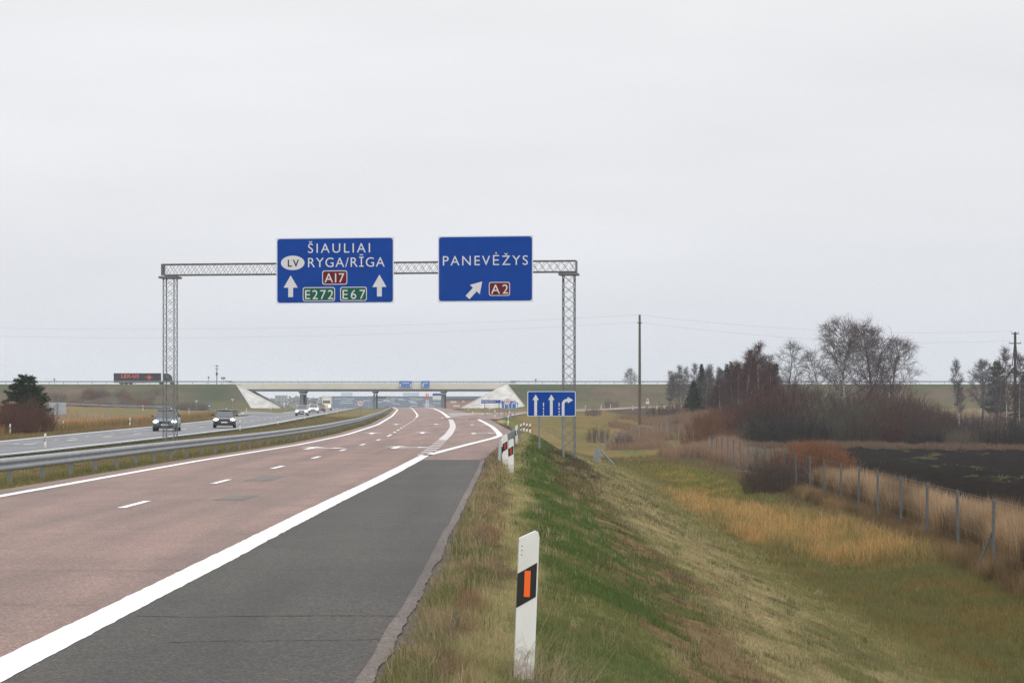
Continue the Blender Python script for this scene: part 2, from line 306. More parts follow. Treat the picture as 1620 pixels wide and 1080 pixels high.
# ------------------------------------------------------------------ colours of the ground cover
def mixc(a, b, t): return a*(1-t[:, None])+np.array(b)*t[:, None]
def ochre(d, Y):                            # sedge that crosses the ditch towards the fence
    lo = np.interp(Y, [58, 61, 66, 72, 85, 100, 112], [14, 12.6, 9.8, 8.5, 7.6, 7.2, 7.2]); hi = np.interp(Y, [85, 90, 100, 112, 120], [14, 13, 11.3, 9, 7.2])
    return smooth((d-lo)/.9)*smooth((hi-d)/1.3)
def bare_soil(d, X, Y): return smooth((d-1.95)/.4)*(1-smooth((d-3.2)/.7))*smooth((fbm(X*2.2, Y*.8, 47)-.45)/.1)+smooth((fbm(X*2.6, Y*1.1, 49)-.655)/.05)*smooth((d-2)/.5)*(1-smooth((d-6.5)/1.5))
def gcol(X, Y, jit=None):
    X = X.ravel(); Y = Y.ravel(); n = len(X)
    xe = x_edge(Y); d = X-xe-.2
    n1 = fbm(X*.55, Y*.16, 1); n2 = fbm(X*1.6, Y*.6, 2); n3 = fbm(X*.12, Y*.05, 3); n4 = fbm(X*4, Y*2.2, 4)
    n5 = fbm(X*.9, Y*.35, 41, 5); n6 = fbm(X*2.6, Y*1.1, 47)
    n1s = np.clip((n1-.5)*1.9+.5, 0, 1); n2s = np.clip((n2-.5)*1.9+.5, 0, 1)
    dw = d+(n1-.5)*1.1+(n2-.5)*.5+(n6-.5)*.35
    S1 = lambda a, b: smooth((dw-a)/(b-a))
    c = np.tile(np.array([.10, .088, .078]), (n, 1))
    c = mixc(c, (.15, .115, .065), smooth((d-.12-(n4-.5)*.5)/.25))
    c = mixc(c, (.17, .10, .06), smooth((n5-.55)/.12)*smooth((d-.1)/.2)*(1-smooth((d-.65)/.3)))
    c = mixc(c, (.085, .105, .032), smooth((n6-.52)/.1)*smooth((d-.15)/.2)*(1-smooth((d-.7)/.3)))
    pale = np.array([.25, .225, .105])*(1-n2s[:, None]*.5)+np.array([.30, .245, .13])*n2s[:, None]*.5
    c = c*(1-S1(.35, .7)[:, None])+pale*S1(.35, .7)[:, None]
    gg = .6+.4*smooth((Y-13)/9)
    g = S1(.75, 1.25)*gg
    c = mixc(c, (.070, .100, .028), g)
    c = mixc(c, (.165, .15, .062), .6*g*smooth((n5-.52)/.14))
    c = mixc(c, (.13, .12, .05), S1(2.3, 2.75)*.6)
    c = mixc(c, (.1, .105, .038), S1(2.6, 3.1)*.75)
    c = mixc(c, (.29, .24, .128), S1(3.2, 4.0)*(.55+.45*n2s))
    c = mixc(c, (.12, .12, .045), S1(3.6, 4.4)*smooth((n5-.5)/.14)*.75)
    c = mixc(c, (.16, .145, .056), S1(6.0, 7.6)*.8)
    c = mixc(c, (.135, .085, .050), np.clip(bare_soil(dw, X, Y), 0, 1)*.72); c = mixc(c, (.05, .036, .025), smooth((n6-.68)/.05)*smooth((dw-2)/.5)*(1-smooth((dw-6)/1.5))*.7)
    c = mixc(c, (.118, .112, .04), S1(7.7, 8.7)*.85)
    c = mixc(c, (.17, .12, .04), S1(7.7, 8.7)*smooth((n5-.54)/.1)*.6)
    o = ochre(dw, Y)
    c = mixc(c, (.33, .215, .085), o*(.35+.65*smooth((n5-.38)/.2)))
    far = S1(8.4, 9.6)*smooth((Y-104)/14)
    c = mixc(c, (.135, .13, .036), far*.9); c = mixc(c, (.27, .18, .06), far*smooth((n5-.49)/.12)*.75*(1-smooth((Y-140)/30)))
    c = mixc(c, (.13, .1, .05), S1(12.4, 13.1)*.9)
    # the low land beyond the fence
    fx = 12.25+(Y-57)*.0305
    b = smooth((X-fx+(n2-.5)*.5)/.6)
    c = mixc(c, (.19, .135, .075), b)
    soil = smooth((X-fx-2.6+(n1-.5)*1.6)/.8)*smooth((Y-20)/10)*(1-smooth((Y-213-n2*10)/4))
    soil = soil*np.where(Y > 135, smooth((X-.126*Y-1)/2), 1)
    sc = np.array([.009, .0075, .0066])*(1-n4[:, None]*.5)+np.array([.017, .014, .012])*n4[:, None]
    c = c*(1-soil[:, None])+sc*soil[:, None]
    c = mixc(c, (.09, .09, .035), soil*smooth((fbm(X*1.3, Y*.5, 31)-.64)/.05)*smooth((fbm(X*.2, Y*.045, 33)-.5)/.1)*.6)
    th = smooth((Y-200)/25)*smooth((X-14)/5)
    th2 = th*(1-soil)
    c = mixc(c, (.085, .068, .045), smooth((X-fx-.3)/.6)*smooth((Y-122)/8)*(1-soil)); c = mixc(c, (.07, .05, .036), th2)
    c = mixc(c, (.075, .05, .044), th*smooth((X-42)/8)*smooth((Y-318)/20)*(1-smooth((Y-525)/20)))
    c = mixc(c, (.27, .19, .11), th*smooth((Y-535)/10)*(1-smooth((Y-600)/15)))
    vr = smooth((Y-150)/40)*(1-smooth((X-14)/6))*smooth((d-1)/3)
    cv = np.array([.095, .098, .04])*(1-n1s[:, None])+np.array([.18, .115, .055])*n1s[:, None]
    c = c*(1-vr[:, None]*.85)+cv*vr[:, None]*.85
    # dark turned soil round the gantry tower
    mnd = np.exp(-((X-2.6)/1.5)**2-((Y-93)/10)**2)
    c = mixc(c, (.055, .045, .028), np.clip(mnd*1.5-.15, 0, .85)*smooth((n2-.36)/.2))
    # median
    xl = x_left(Y)-.6; xi = x_inner(Y)+.5; xo = x_outer(Y)-.6
    med = X < xl+.05; u = (xl-X)/np.maximum(xl-xi, 1)
    cm = np.array([.105, .105, .038])*(1-n1s[:, None])+np.array([.165, .135, .06])*n1s[:, None]
    cm = mixc(cm, (.15, .115, .055), smooth((u-.3)/.3)*.6); cm = mixc(cm, (.06, .065, .025), smooth((u-.86)/.08)*.7)
    cm = mixc(cm, (.12, .095, .07), 1-smooth(u/.05))
    c = np.where(med[:, None], cm, c)
    left = X < xo+.05; q = xo-X
    cl = np.array([.105, .105, .045])*(1-n1s[:, None])+np.array([.17, .13, .065])*n1s[:, None]
    cl = mixc(cl, (.30, .185, .10), smooth((q-3-n1*3)/3)*(.7+.3*n2s))
    cl = mixc(cl, (.11, .105, .05), smooth((Y-300)/60)*.8)
    c = np.where(left[:, None], cl, c)
    # slopes of the crossing road
    e = smooth((Y-612)/10)*(1-smooth((Y-668)/10))
    n7 = fbm(X*.05, Y*.3, 51); n7 = np.clip((n7-.5)*2.4+.5, 0, 1); ce = np.array([.052, .054, .028])*(1-n7[:, None])+np.array([.10, .075, .047])*n7[:, None]
    gr = np.maximum(np.exp(-((X+82)/9)**2), np.exp(-((X-9)/12)**2)); ce = mixc(ce, (.034, .055, .028), gr*.85)
    hz = np.clip(terrain(X, Y)-1, 0, 6)/6
    nb = fbm(X*.16, Y*.6, 53); ce = mixc(ce, (.115, .085, .06), smooth((hz-.22-(nb-.5)*.5)/.15)*(1-smooth((hz-.74-(nb-.5)*.3)/.12))*smooth((nb-.36)/.2)*.8*(1-gr)); ce = mixc(ce, (.12, .105, .05), (1-smooth((hz-.2)/.15))*.5); ce = mixc(ce, (.07, .078, .034), smooth((hz-.78)/.15)*.6)
    c = c*(1-e[:, None])+ce*e[:, None]
    return np.clip(c*(.86+.28*n4[:, None]), 0, 1)
def roughness_of_ground(X, Y):               # tussocks, clods, ruts
    xe = x_edge(Y); d = X-xe-.2; k = smooth((d-.25)/.6)
    r = k*((fbm(X*1.1, Y*.7, 11)-.5)*.12+(fbm(X*4, Y*3, 12)-.5)*.05)
    fx = 12.25+(Y-57)*.0305; f = smooth((X-fx-2)/1)*(1-smooth((Y-216)/5))
    r = r+f*((fbm(X*1.2, Y*.9, 13)-.5)*.42+(fbm(X*.25+Y*.12, Y*.05, 14)-.5)*.4+.07*np.sin(X*2.6+1.5*fbm(X*.1, Y*.03, 18)))
    xl = x_left(Y)-.6; xi = x_inner(Y)+.5
    m = smooth((xl-X)/.8)*smooth((X-xi)/.8); r = r+m*(fbm(X*1.2, Y*.6, 15)-.5)*.1
    q = x_outer(Y)-.6-X; r = r+smooth((q-1)/3)*(fbm(X*.5, Y*.3, 16)-.5)*.3
    return r*(1-smooth((Y-560)/40))
# ------------------------------------------------------------------ the ground: one sheet to the horizon
def lines(parts):
    o = []
    for a, b, s in parts: o += list(np.arange(a, b, s))
    return np.array(o)
gx = lines([(-3000, -600, 240), (-600, -150, 18), (-150, -60, 1.6), (-60, -30, .8), (-30, -8.5, .45), (-8.5, -2, .9), (-2, 4.5, .1), (4.5, 17, .22), (17, 48, .55), (48, 130, 1.6), (130, 620, 20), (620, 3001, 250)])
gy = lines([(-80, 11, 4), (11, 30, .16), (30, 70, .35), (70, 130, .6), (130, 230, 1.1), (230, 420, 2.5), (420, 612, 4), (612, 670, 1.1), (670, 1100, 14), (1100, 4600, 180)])
GX, GY = np.meshgrid(gx, gy)
GZ = terrain(GX, GY)+roughness_of_ground(GX, GY)
nx, ny = len(gx), len(gy); I = np.arange(nx*ny).reshape(ny, nx)
Fq = np.stack([I[:-1, :-1], I[:-1, 1:], I[1:, 1:], I[1:, :-1]], -1).reshape(-1, 4)
tag(fast('ground', np.c_[GX.ravel(), GY.ravel(), GZ.ravel()], Fq, M['ground'], gcol(GX, GY), smoothed=True), kind='structure')
# ------------------------------------------------------------------ carriageways and markings
def strip(Ys, xa, xb, off, n=1, base=zr):
    Ys = np.asarray(Ys, float); A = xa(Ys) if callable(xa) else np.full(len(Ys), xa); B = xb(Ys) if callable(xb) else np.full(len(Ys), xb)
    z = base(Ys)+off; V = []
    for k in range(n+1): V.append(np.c_[A+(B-A)*k/n, Ys, z])
    V = np.stack(V, 1).reshape(-1, 3); J = np.arange(len(V)).reshape(len(Ys), n+1)
    return V, np.stack([J[:-1, :-1], J[:-1, 1:], J[1:, 1:], J[1:, :-1]], -1).reshape(-1, 4)
def join(parts):
    V, F, o = [], [], 0
    for v, f in parts: V.append(v); F.append(f+o); o += len(v)
    return np.vstack(V), np.vstack(F)
YS = np.r_[np.arange(-60, 200, 2), np.arange(200, 1000, 6)]
zL = lambda Y: zr(Y)-.3
def path_strip(P, a, b, off):
    d = np.gradient(P, axis=0)[:, :2]; d /= np.linalg.norm(d, axis=1)[:, None]; nrm = np.c_[d[:, 1], -d[:, 0]]
    L_ = np.c_[P[:, :2]+nrm*a, P[:, 2]+off]; R_ = np.c_[P[:, :2]+nrm*b, P[:, 2]+off]
    V = np.stack([L_, R_], 1).reshape(-1, 3); J = np.arange(len(V)).reshape(-1, 2)
    return V, np.stack([J[:-1, 0], J[:-1, 1], J[1:, 1], J[1:, 0]], -1)
def road(name, parts, m): return tag(fast(name, *join(parts), m), kind='structure')
jag = lambda Y: x_edge(Y)+.11+.06*(fbm(Y*.6, Y*0, 71)-.5)+.05*(fbm(Y*4, Y*0, 72)-.5)
road('main_carriageway', [strip(np.r_[np.arange(-60, 12, 2), np.arange(12, 90, .2), np.arange(90, 200, 2), np.arange(200, 1000, 6)], lambda Y: x_left(Y)-.75, jag, 0, 3)], M['pink'])
road('hard_shoulder', [strip(np.r_[np.arange(-60, 12, 2), np.arange(12, 73.7, .3)], lambda Y: x_right(Y)-.02, lambda Y: x_edge(Y)+.05*(fbm(Y*.5, Y*0, 73)-.5), .004)], M['dark'])
road('shoulder_edge', [strip(np.arange(8, 76, .2), lambda Y: x_edge(Y)-.06, lambda Y: jag(Y)+.01, .002)], M['edge'])
road('opposite_carriageway', [strip(YS, lambda Y: x_outer(Y)-.7, lambda Y: x_inner(Y)+.6, -.3, 2)], M['grey'])
road('loop_road', [path_strip(LOOPD, -3.4, 3.4, 0.0)], M['grey'])
road('slip_road', [path_strip(RAMPD, -3.1, 3.1, 0.012)], M['pink'])
mk, wn = [], []
def line(xf, w, y0, y1, step=2., off=.008, base=zr, dst=mk):
    Y = np.r_[np.arange(y0, min(max(y0, 60), y1), min(step, .12)), np.arange(min(max(y0, 60), y1), y1, step), y1]; sd = int(y0*7+w*100) % 97; e = lambda q, k: .028*(fbm(q*3.1, q*0, sd+k)-.5)+.02*(fbm(q*.4, q*0, sd+k+5)-.5)
    dst.append(strip(Y, lambda q: xf(q)-w/2+e(q, 0), lambda q: xf(q)+w/2+e(q, 9), off, 1, base))
line(x_left, .24, -40, 900); line(x_right, .33, -40, 78)
line(x_exit, .3, 78, 242, 1.)
for y in [15.2, 27.3]+list(np.arange(40.84, 125, 12.02)): line(x_lane, .15, y-1.45, y+1.4)
for y in np.arange(129, 252, 10.5): line(x_lane, .16, y-1.7, y+1.7)
line(x_lane, .2, 258, 640)
for y in np.arange(80.5, 110, 4.): line(x_right, .5, y-.8, y+.9, dst=wn)
line(x_right, .45, 112, 262, 3, dst=wn); line(x_right, .42, 262, 640, 3)
up = RAMPD.copy(); mk.append(path_strip(RAMPD[34:], -2.75, -2.5, .02)); mk.append(path_strip(RAMPD[26:], 2.45, 2.7, .02))
def bent(pts, w, dst=mk, off=.012):
    P = densify(np.array([(x, y, zr(y)) for x, y in pts], float)); dst.append(path_strip(P, -w/2, w/2, off))
bent([(-7.45, 266), (-6.9, 284), (-5.9, 304), (-4.6, 326), (-1.6, 347), (1.6, 364)], .3, off=.016)
bent([(-3.62, 241), (-3.5, 250), (-3.1, 258), (-2.2, 275), (-1, 292)], .3, off=.016)
for k in range(7):                                    # painted chevrons of the nose
    t = k/7; y0 = 275+t*72; a = float(x_right(y0))+.4; b = float(np.interp(y0, [266, 284, 304, 326, 347], [-7.45, -6.9, -5.9, -4.6, -1.6]))-.2
    if b-a > .15:
        q = [(a, y0), (b, y0+7), (b, y0+12.5), (a, y0+5.5)]; V = np.array([(x, y, zr(y)+.02) for x, y in q]); wn.append((V, np.array([[0, 1, 2, 3]])))
line(x_inner, .2, -40, 900, 3, -.292+.0, zr); line(x_outer, .2, -40, 332, 3, -.292); line(x_outer, .2, 415, 900, 3, -.292)
t1 = lambda Y: x_inner(Y)-3.7; t2 = lambda Y: x_outer(Y)+2.2
for y in np.arange(70, 480, 12): line(t1, .17, y-1.6, y+1.6, 2, -.292)
for y in np.arange(76, 330, 6): line(t2, .17, y-.9, y+.9, 2, -.292, dst=wn)
mk.append(path_strip(LOOPD, -3.05, -2.85, .01)); mk.append(path_strip(LOOPD[20:], 2.85, 3.05, .01))
def arrow(x, y, kind, dst=mk, s=1.):
    dx = (float(x_lane(y+3))-float(x_lane(y)))/3
    def pg(q):
        V = np.array([(x+(a+dx*b)*1., y+b*s, float(zr(y+b*s))+.009) for a, b in q]); dst.append((V, np.array([[0, 1, 2, 3]])))
    pg([(-.12, -2.6), (.12, -2.6), (.12, .8), (-.12, .8)])
    if kind != 'R': pg([(-.55, .8), (.55, .8), (0, 2.6), (0, 2.6)])
    if kind == 'SR': pg([(.12, -1.6), (.9, -.4), (.9, .2), (.12, -.9)]); pg([(.9, -1.0), (1.5, -.1), (.9, .8), (.9, .8)])
    if kind == 'R': pg([(.12, .1), (.9, .5), (.9, .9), (.12, .8)]); pg([(.9, -.2), (1.6, .7), (.9, 1.6), (.9, 1.6)])
for x, y, k in ((-8.2, 93, 'SR'), (-8.3, 135, 'S'), (-9.4, 185, 'S'), (-4.8, 94.5, 'SR'), (-5.4, 137.5, 'S'), (-6.2, 186, 'S'), (-7.5, 246, 'S'), (-2.3, 135.3, 'R'), (-3.2, 182, 'R'), (-4.7, 232, 'R')): arrow(x, y, k)
road('road_markings', mk, M['paint']); road('worn_markings', wn, M['worn'])
pt = []
for cx, cy, w, l in ((-5.3, 43.8, .6, 2.2), (-5.95, 55.2, .65, 3.6)):
    pt.append(strip(np.array([cy-l/2, cy, cy+l/2]), lambda q: cx-w/2+(q-cy)*.02, lambda q: cx+w/2+(q-cy)*.03, .004))
road('asphalt_patches', pt, M['patch'])
sm = []
rs = np.random.default_rng(8)
for y, xa, xb, w in ((19.35, -3.2, -.95, .02), (17.2, -2.6, -1.0, .012), (24.6, -9.7, -1.0, .008), (31.5, -8.5, -3.5, .01), (20.4, -9.5, -3.7, .007), (58.5, -2.6, -1.0, .03), (37.5, -3.0, -1.2, .02)):
    X = np.linspace(xa, xb, 26); yy = y+np.cumsum(rs.normal(0, .018, 26)); ww = w*rs.uniform(.2, 1.2, 26)
    V = np.stack([np.c_[X, yy-ww, zr(yy)+.0065], np.c_[X, yy+ww, zr(yy)+.0065]], 1).reshape(-1, 3); J = np.arange(len(V)).reshape(-1, 2)
    sm.append((V, np.stack([J[:-1, 0], J[1:, 0], J[1:, 1], J[:-1, 1]], -1)))
road('pavement_seams', sm, M['seam'])
tag(MB().box(-500, -77.6, YB-5.6, YB+5.6, ZB-.4, ZB+.03).box(-.9, 500, YB-5.6, YB+5.6, ZB-.4, ZB+.03).build('crossing_road', M['grey']), kind='structure')
# ------------------------------------------------------------------ bridge, guard rails, gantry, signs
def extrude_along(P, prof, closed=True):      # profile (offset to the right, height) carried along a path
    d = np.gradient(P, axis=0)[:, :2]; d /= np.linalg.norm(d, axis=1)[:, None]; nr = np.c_[d[:, 1], -d[:, 0]]
    V = np.stack([np.c_[P[:, :2]+nr*o, P[:, 2]+h] for o, h in prof], 1).reshape(-1, 3)
    n = len(prof); J = np.arange(len(V)).reshape(-1, n); K = np.roll(J, -1, 1)
    if not closed: J, K = J[:, :-1], K[:, :-1]
    return V, np.stack([J[:-1], K[:-1], K[1:], J[1:]], -1).reshape(-1, 4)
def w_beam(s=1, f=1):                          # s: side the face looks to
    p = [(0, .31), (.03, .30), (.075, .255), (.075, .205), (.02, .165), (.02, .145), (.075, .105), (.075, .055), (.03, .01), (0, 0)]
    q = [(a-.012, b) for a, b in p[::-1]]
    return [(a*s, b) for a, b in p+q]
def guardrail(name, P, label, zb, face=1, step=2, posts=100, mz='zinc', post_every=None, sub=True, postw=.05, group='guard rails of the junction'):
    r = thing(name, label, 'guard rail', tuple(P[0]), group=group); Q = P-P[0]
    fast('rail', *extrude_along(Q+np.array([0, 0, zb]), w_beam(face)), M[mz], parent=r)
    L_ = np.r_[0, np.cumsum(np.linalg.norm(np.diff(Q, axis=0), axis=1))]
    at = np.arange(.6, L_[-1], post_every)
    pos = np.stack([np.interp(at, L_, Q[:, k]) for k in range(3)], 1)
    base = MB().box(-postw, postw, -.03, .03, -.5, zb+.27).box(-postw*face if face > 0 else 0, 0 if face > 0 else postw, -.035, .035, zb+.05, zb+.26)
    me0 = None
    for k, p in enumerate(pos[:posts]):
        if me0 is None: o = base.build('post', M['zincd'], r); me0 = o.data
        else: o = bpy.data.objects.new('post', me0); COL.objects.link(o); o.parent = r
        o.location = (p[0]-face*.075, p[1], p[2])
    if len(pos) > posts:
        m = MB()
        for p in pos[posts:]: m.box(p[0]-face*.075-postw, p[0]-face*.075+postw, p[1]-.03, p[1]+.03, p[2]-.5, p[2]+zb+.27)
        tag(m.build('more_posts', M['zincd'], r), kind='stuff')
    return r
Yg = np.r_[np.arange(16, 200, 1.5), np.arange(200, 612, 4)]
xg = lambda Y: x_left(Y)-1.45-.35*smooth((Y-40)/-25+1)
Pg = np.c_[xg(Yg), Yg, [tz(a, b) for a, b in zip(xg(Yg), Yg)]]
Pg[:, 2] = np.convolve(np.pad(Pg[:, 2], 4, 'edge'), np.ones(9)/9, 'valid')
guardrail('guardrail', Pg, 'long steel guard rail curving along the grass median beside the left road edge', .33, 1, posts=100, post_every=3.3)
Pl = LOOPD[46:]; dl = np.gradient(Pl, axis=0); nl = np.c_[dl[:, 1], -dl[:, 0], dl[:, 0]*0]; nl /= np.linalg.norm(nl, axis=1)[:, None]
guardrail('guardrail', (Pl+nl*4.0)[::-1], 'grey guard rail on the raised loop road behind the sign back at left', .4, -1, posts=60, post_every=3.)
Ys2 = np.arange(69, 121, 2.)
Ps = np.c_[x_edge(Ys2)+.62, Ys2, [tz(float(x_edge(b))+.62, b) for b in Ys2]]; Ps[:, 2] -= np.array([.75, .45, .2, .06]+[0]*(len(Ys2)-4))
guardrail('guardrail', Ps, 'short dark guard rail on the right verge behind the red and white marker posts', .36, -1, posts=60, post_every=4, mz='zincd')
for X0, X1, lb in ((-330, -78, 'guard rail on top of the left embankment under the lorry'), (-.5, 330, 'guard rail on top of the right embankment behind the bare trees')):
    xs_ = np.arange(X0, X1+.1, 6.); P = np.c_[xs_, np.full(len(xs_), YB-5.9), np.full(len(xs_), ZB)]
    r = guardrail('guardrail', P, lb, .62, 1, posts=0, post_every=1e9, mz='zincd')
    m0 = MB().box(-.06, .06, -.05, .05, -.3, .9); me0 = None
    cx = sorted(np.arange(X0+1, X1, 4.), key=lambda x: abs(x+40))
    for x in cx[:95]:
        if me0 is None: o = m0.build('post', M['zincd'], r); me0 = o.data
        else: o = bpy.data.objects.new('post', me0); COL.objects.link(o); o.parent = r
        o.location = (x-X0, .12, 0)
# bridge
br = thing('overpass_bridge', 'long low concrete road bridge with cream parapet crossing over the motorway', 'bridge', (-39, YB, 1))
def bl(x): return x+39
m = MB(); m.box(bl(-79.5), bl(1.2), -5.7, 5.7, ZB-.45-1, ZB+.02-1); m.build('deck', M['concd'], br)
MB().box(bl(-79.5), bl(1.2), -6.15, -5.75, 4.95, 6.52).box(bl(-79.5), bl(1.2), 5.75, 6.15, 4.95, 6.52).build('parapet', M['cream'], br)
MB().box(bl(-76), bl(-2.5), -5.6, -4.6, 4.36, 5.83).box(bl(-76), bl(-2.5), -.6, .6, 4.36, 5.83).box(bl(-76), bl(-2.5), 4.6, 5.6, 4.36, 5.83).build('girder', M['concd'], br)
rl = MB()
for z in (7.28, 7.0, 6.76): rl.tube([(bl(-80), -5.95, z), (bl(2), -5.95, z)], .035 if z > 7.2 else .02, 5)
for x in np.arange(-79.5, 1.6, 2.): rl.box(bl(x)-.03, bl(x)+.03, -5.98, -5.92, 6.5, 7.28)
rl.box(bl(-79), bl(1), -5.6, -5.52, 6.75, 7.0)
rl.build('railing', M['zincd'], br)
for x, w in ((-58.7, .5), (-38.4, .27), (-19.2, .45)):
    p = MB()
    for y in (-3.6, 3.6): p.tube([(bl(x)+y*.04, y, -1.3), (bl(x)+y*.04, y, 3.6)], w, 12)
    p.prism([(bl(x)-w-.02, 3.7), (bl(x)+w+.02, 3.7), (bl(x)+w+.5, 4.36), (bl(x)-w-.5, 4.36)], -5, 5)
    p.build('pier', M['concd'], br)
def cone(cx, a0, a1, sgn, yc=-6.5, name='slope_paving'):        # concrete facing of the embankment head
    V, F = [], []; A = np.linspace(a0, a1, 16); Rr = np.linspace(.0, 13, 12); n = len(Rr)
    for a in A:
        for r_ in Rr: V.append((bl(cx)+sgn*r_*math.cos(a), yc-r_*math.sin(a)/1.05, ZB-1-.53*max(r_*(math.sin(a) if a > 1.571 else 1)-.3, 0)+.1))
    for i in range(len(A)-1):
        for j in range(n-1): F.append((i*n+j, i*n+j+1, (i+1)*n+j+1, (i+1)*n+j))
    m = MB(); m.v = V; m.f = F; m.m = [0]*len(F); W0 = 6.9
    for q in (0, 11):
        pass
    # flat part under the deck
    i = len(m.v)
    for y in (-6.5, 6.5):
        for r_ in (0, .3, 12.4): m.v.append((bl(cx)+sgn*r_, y, ZB-1-.53*max(r_-.3, 0)+.1))
    m.f += [(i, i+1, i+4, i+3), (i+1, i+2, i+5, i+4)]; m.m += [0, 0]
    o = m.build(name, M['conc'], br)
    e = MB(); a = a1
    pts = [(bl(cx)+sgn*r_*math.cos(a), yc-r_*math.sin(a)/1.05, ZB-1-.53*max(r_*(math.sin(a) if a > 1.571 else 1)-.3, 0)+.16) for r_ in (0, .4, 13)]
    e.tube(pts, .14, 5); e.build('edge_kerb', M['conc'], o)
cone(-77, 0, R(64), 1); cone(-1.5, 0, R(112), -1)
MB().box(bl(-77.3), bl(-75.6), -6.4, 6.4, 4.2, 6.25).box(bl(-2.6), bl(-1.0), -6.4, 6.4, 4.2, 6.25).build('abutment', M['conc'], br)
# lattice gantry
GL, GR = Vector((-15.35, 102.2, 0)), Vector((2.49, 99.6, 0))
GL.z = -.55; GR.z = tz(GR.x, GR.y)-.05; axis = (GR-GL); axis.z = 0; Wg = axis.length; ang = math.atan2(axis.y, axis.x)
ga = thing('sign_gantry', 'tall lattice steel gantry spanning the motorway carriageway and carrying two blue signs', 'gantry', (GL.x, GL.y, 0), ang)
def lattice(m, A, B, w, d, npan, rc, rb, up):
    A, B = Vector(A), Vector(B); ax = (B-A).normalized(); u = Vector(up); v = ax.cross(u)
    cs = [(u*w/2*a+v*d/2*b) for a, b in ((-1, -1), (1, -1), (1, 1), (-1, 1))]
    for c in cs: m.tube([A+c, B+c], rc, 5)
    L_ = (B-A).length
    for f in range(4):
        c0, c1 = cs[f], cs[(f+1) % 4]
        for k in range(npan):
            a, b = A+ax*L_*k/npan, A+ax*L_*(k+1)/npan
            m.tube([a+c0, b+c1], rb, 4, caps=False); m.tube([a+c1, b+c0], rb, 4, caps=False)
ZBM = 7.42
for x, zb in ((0, GL.z), (Wg, GR.z)):
    m = MB(); lattice(m, (x, 0, zb), (x, 0, ZBM), .5, .5, 19, .024, .008, (1, 0, 0)); t = m.build('tower', M['lattice'], ga)
    m = MB().box(x-.42, x+.42, -.42, .42, ZBM+.005, ZBM+.1); m.build('cap_plate', M['lattice'], t)
    m = MB().box(x-.45, x+.45, -.45, .45, zb-.4, zb+.02); m.build('footing', M['concd'], t)
m = MB(); lattice(m, (-.33, 0, ZBM+.4), (Wg+.33, 0, ZBM+.4), .48, .48, 56, .030, .008, (0, 0, 1))
for x in (-.33, Wg+.33): m.box(x-.02, x+.02, -.26, .26, ZBM+.15, ZBM+.64)
m.build('beam', M['lattice'], ga)
# lettering
_txt = {}
def text_curve(s, sp, off):
    cu = bpy.data.curves.new('t', 'FONT'); cu.body = s; cu.size = 1; cu.space_character = sp; cu.offset = off; cu.resolution_u = 4
    o = bpy.data.objects.new('t', cu); COL.objects.link(o); dg = bpy.context.evaluated_depsgraph_get(); dg.update()
    me = bpy.data.meshes.new_from_object(o.evaluated_get(dg)); bpy.data.objects.remove(o); bpy.data.curves.remove(cu)
    V = np.empty(len(me.vertices)*3, np.float32); me.vertices.foreach_get('co', V); V = V.reshape(-1, 3); F = [tuple(p.vertices) for p in me.polygons]
    bpy.data.meshes.remove(me); return V, F
CAPH = None
def text(s, x0, x1, z0, cap, y, m, parent, bold=-.002, name='lettering', xs=None):
    """s between x0 and x1 with its baseline at z0"""
    global CAPH
    if CAPH is None: v, _ = text_curve('H', 1, 0); CAPH = float(v[:, 1].max())
    k = cap/CAPH; v1, _ = text_curve(s, 1., bold); v2, _ = text_curve(s, 2., bold)
    w1, w2 = np.ptp(v1[:, 0]), np.ptp(v2[:, 0]); sp = 1+((x1-x0)/k-w1)/max(w2-w1, 1e-6) if len(s) > 1 else 1
    sx = k
    if sp < .9: sx = k*((x1-x0)/k)/(w1*.93); sp = .9
    V, F = text_curve(s, sp, bold)
    X = (V[:, 0]-V[:, 0].min())*sx; X += (x0+x1)/2-X.max()/2
    b = MB(); b.v = [(float(a), y, float(z0+q*k)) for a, q in zip(X, V[:, 1])]; b.f = F; b.m = [0]*len(F)
    return b.build(name, m, parent)
def rrect(x0, x1, z0, z1, r, n=5):
    o = []
    for cx, cz, a in ((x1-r, z0+r, -90), (x1-r, z1-r, 0), (x0+r, z1-r, 90), (x0+r, z0+r, 180)):
        for k in range(n+1): t = R(a+90*k/n); o.append((cx+r*math.cos(t), cz+r*math.sin(t)))
    return o
def plate(parent, x0, x1, z0, z1, r, y0, y1, m, name): return MB().prism(rrect(x0, x1, z0, z1, r), y0, y1).build(name, m, parent)
def badge(parent, s, x0, x1, z0, z1, tx0, tx1, tz0, tz1, m, y):
    a = plate(parent, x0, x1, z0, z1, (z1-z0)*.16, y-.004, y, M['signw'], 'badge'); e = (z1-z0)*.055
    plate(a, x0+e, x1-e, z0+e, z1-e, (z1-z0)*.13, y-.008, y-.0045, m, 'badge_field')
    text(s, tx0, tx1, tz0, tz1-tz0, y-.011, M['signw'], a, .002)
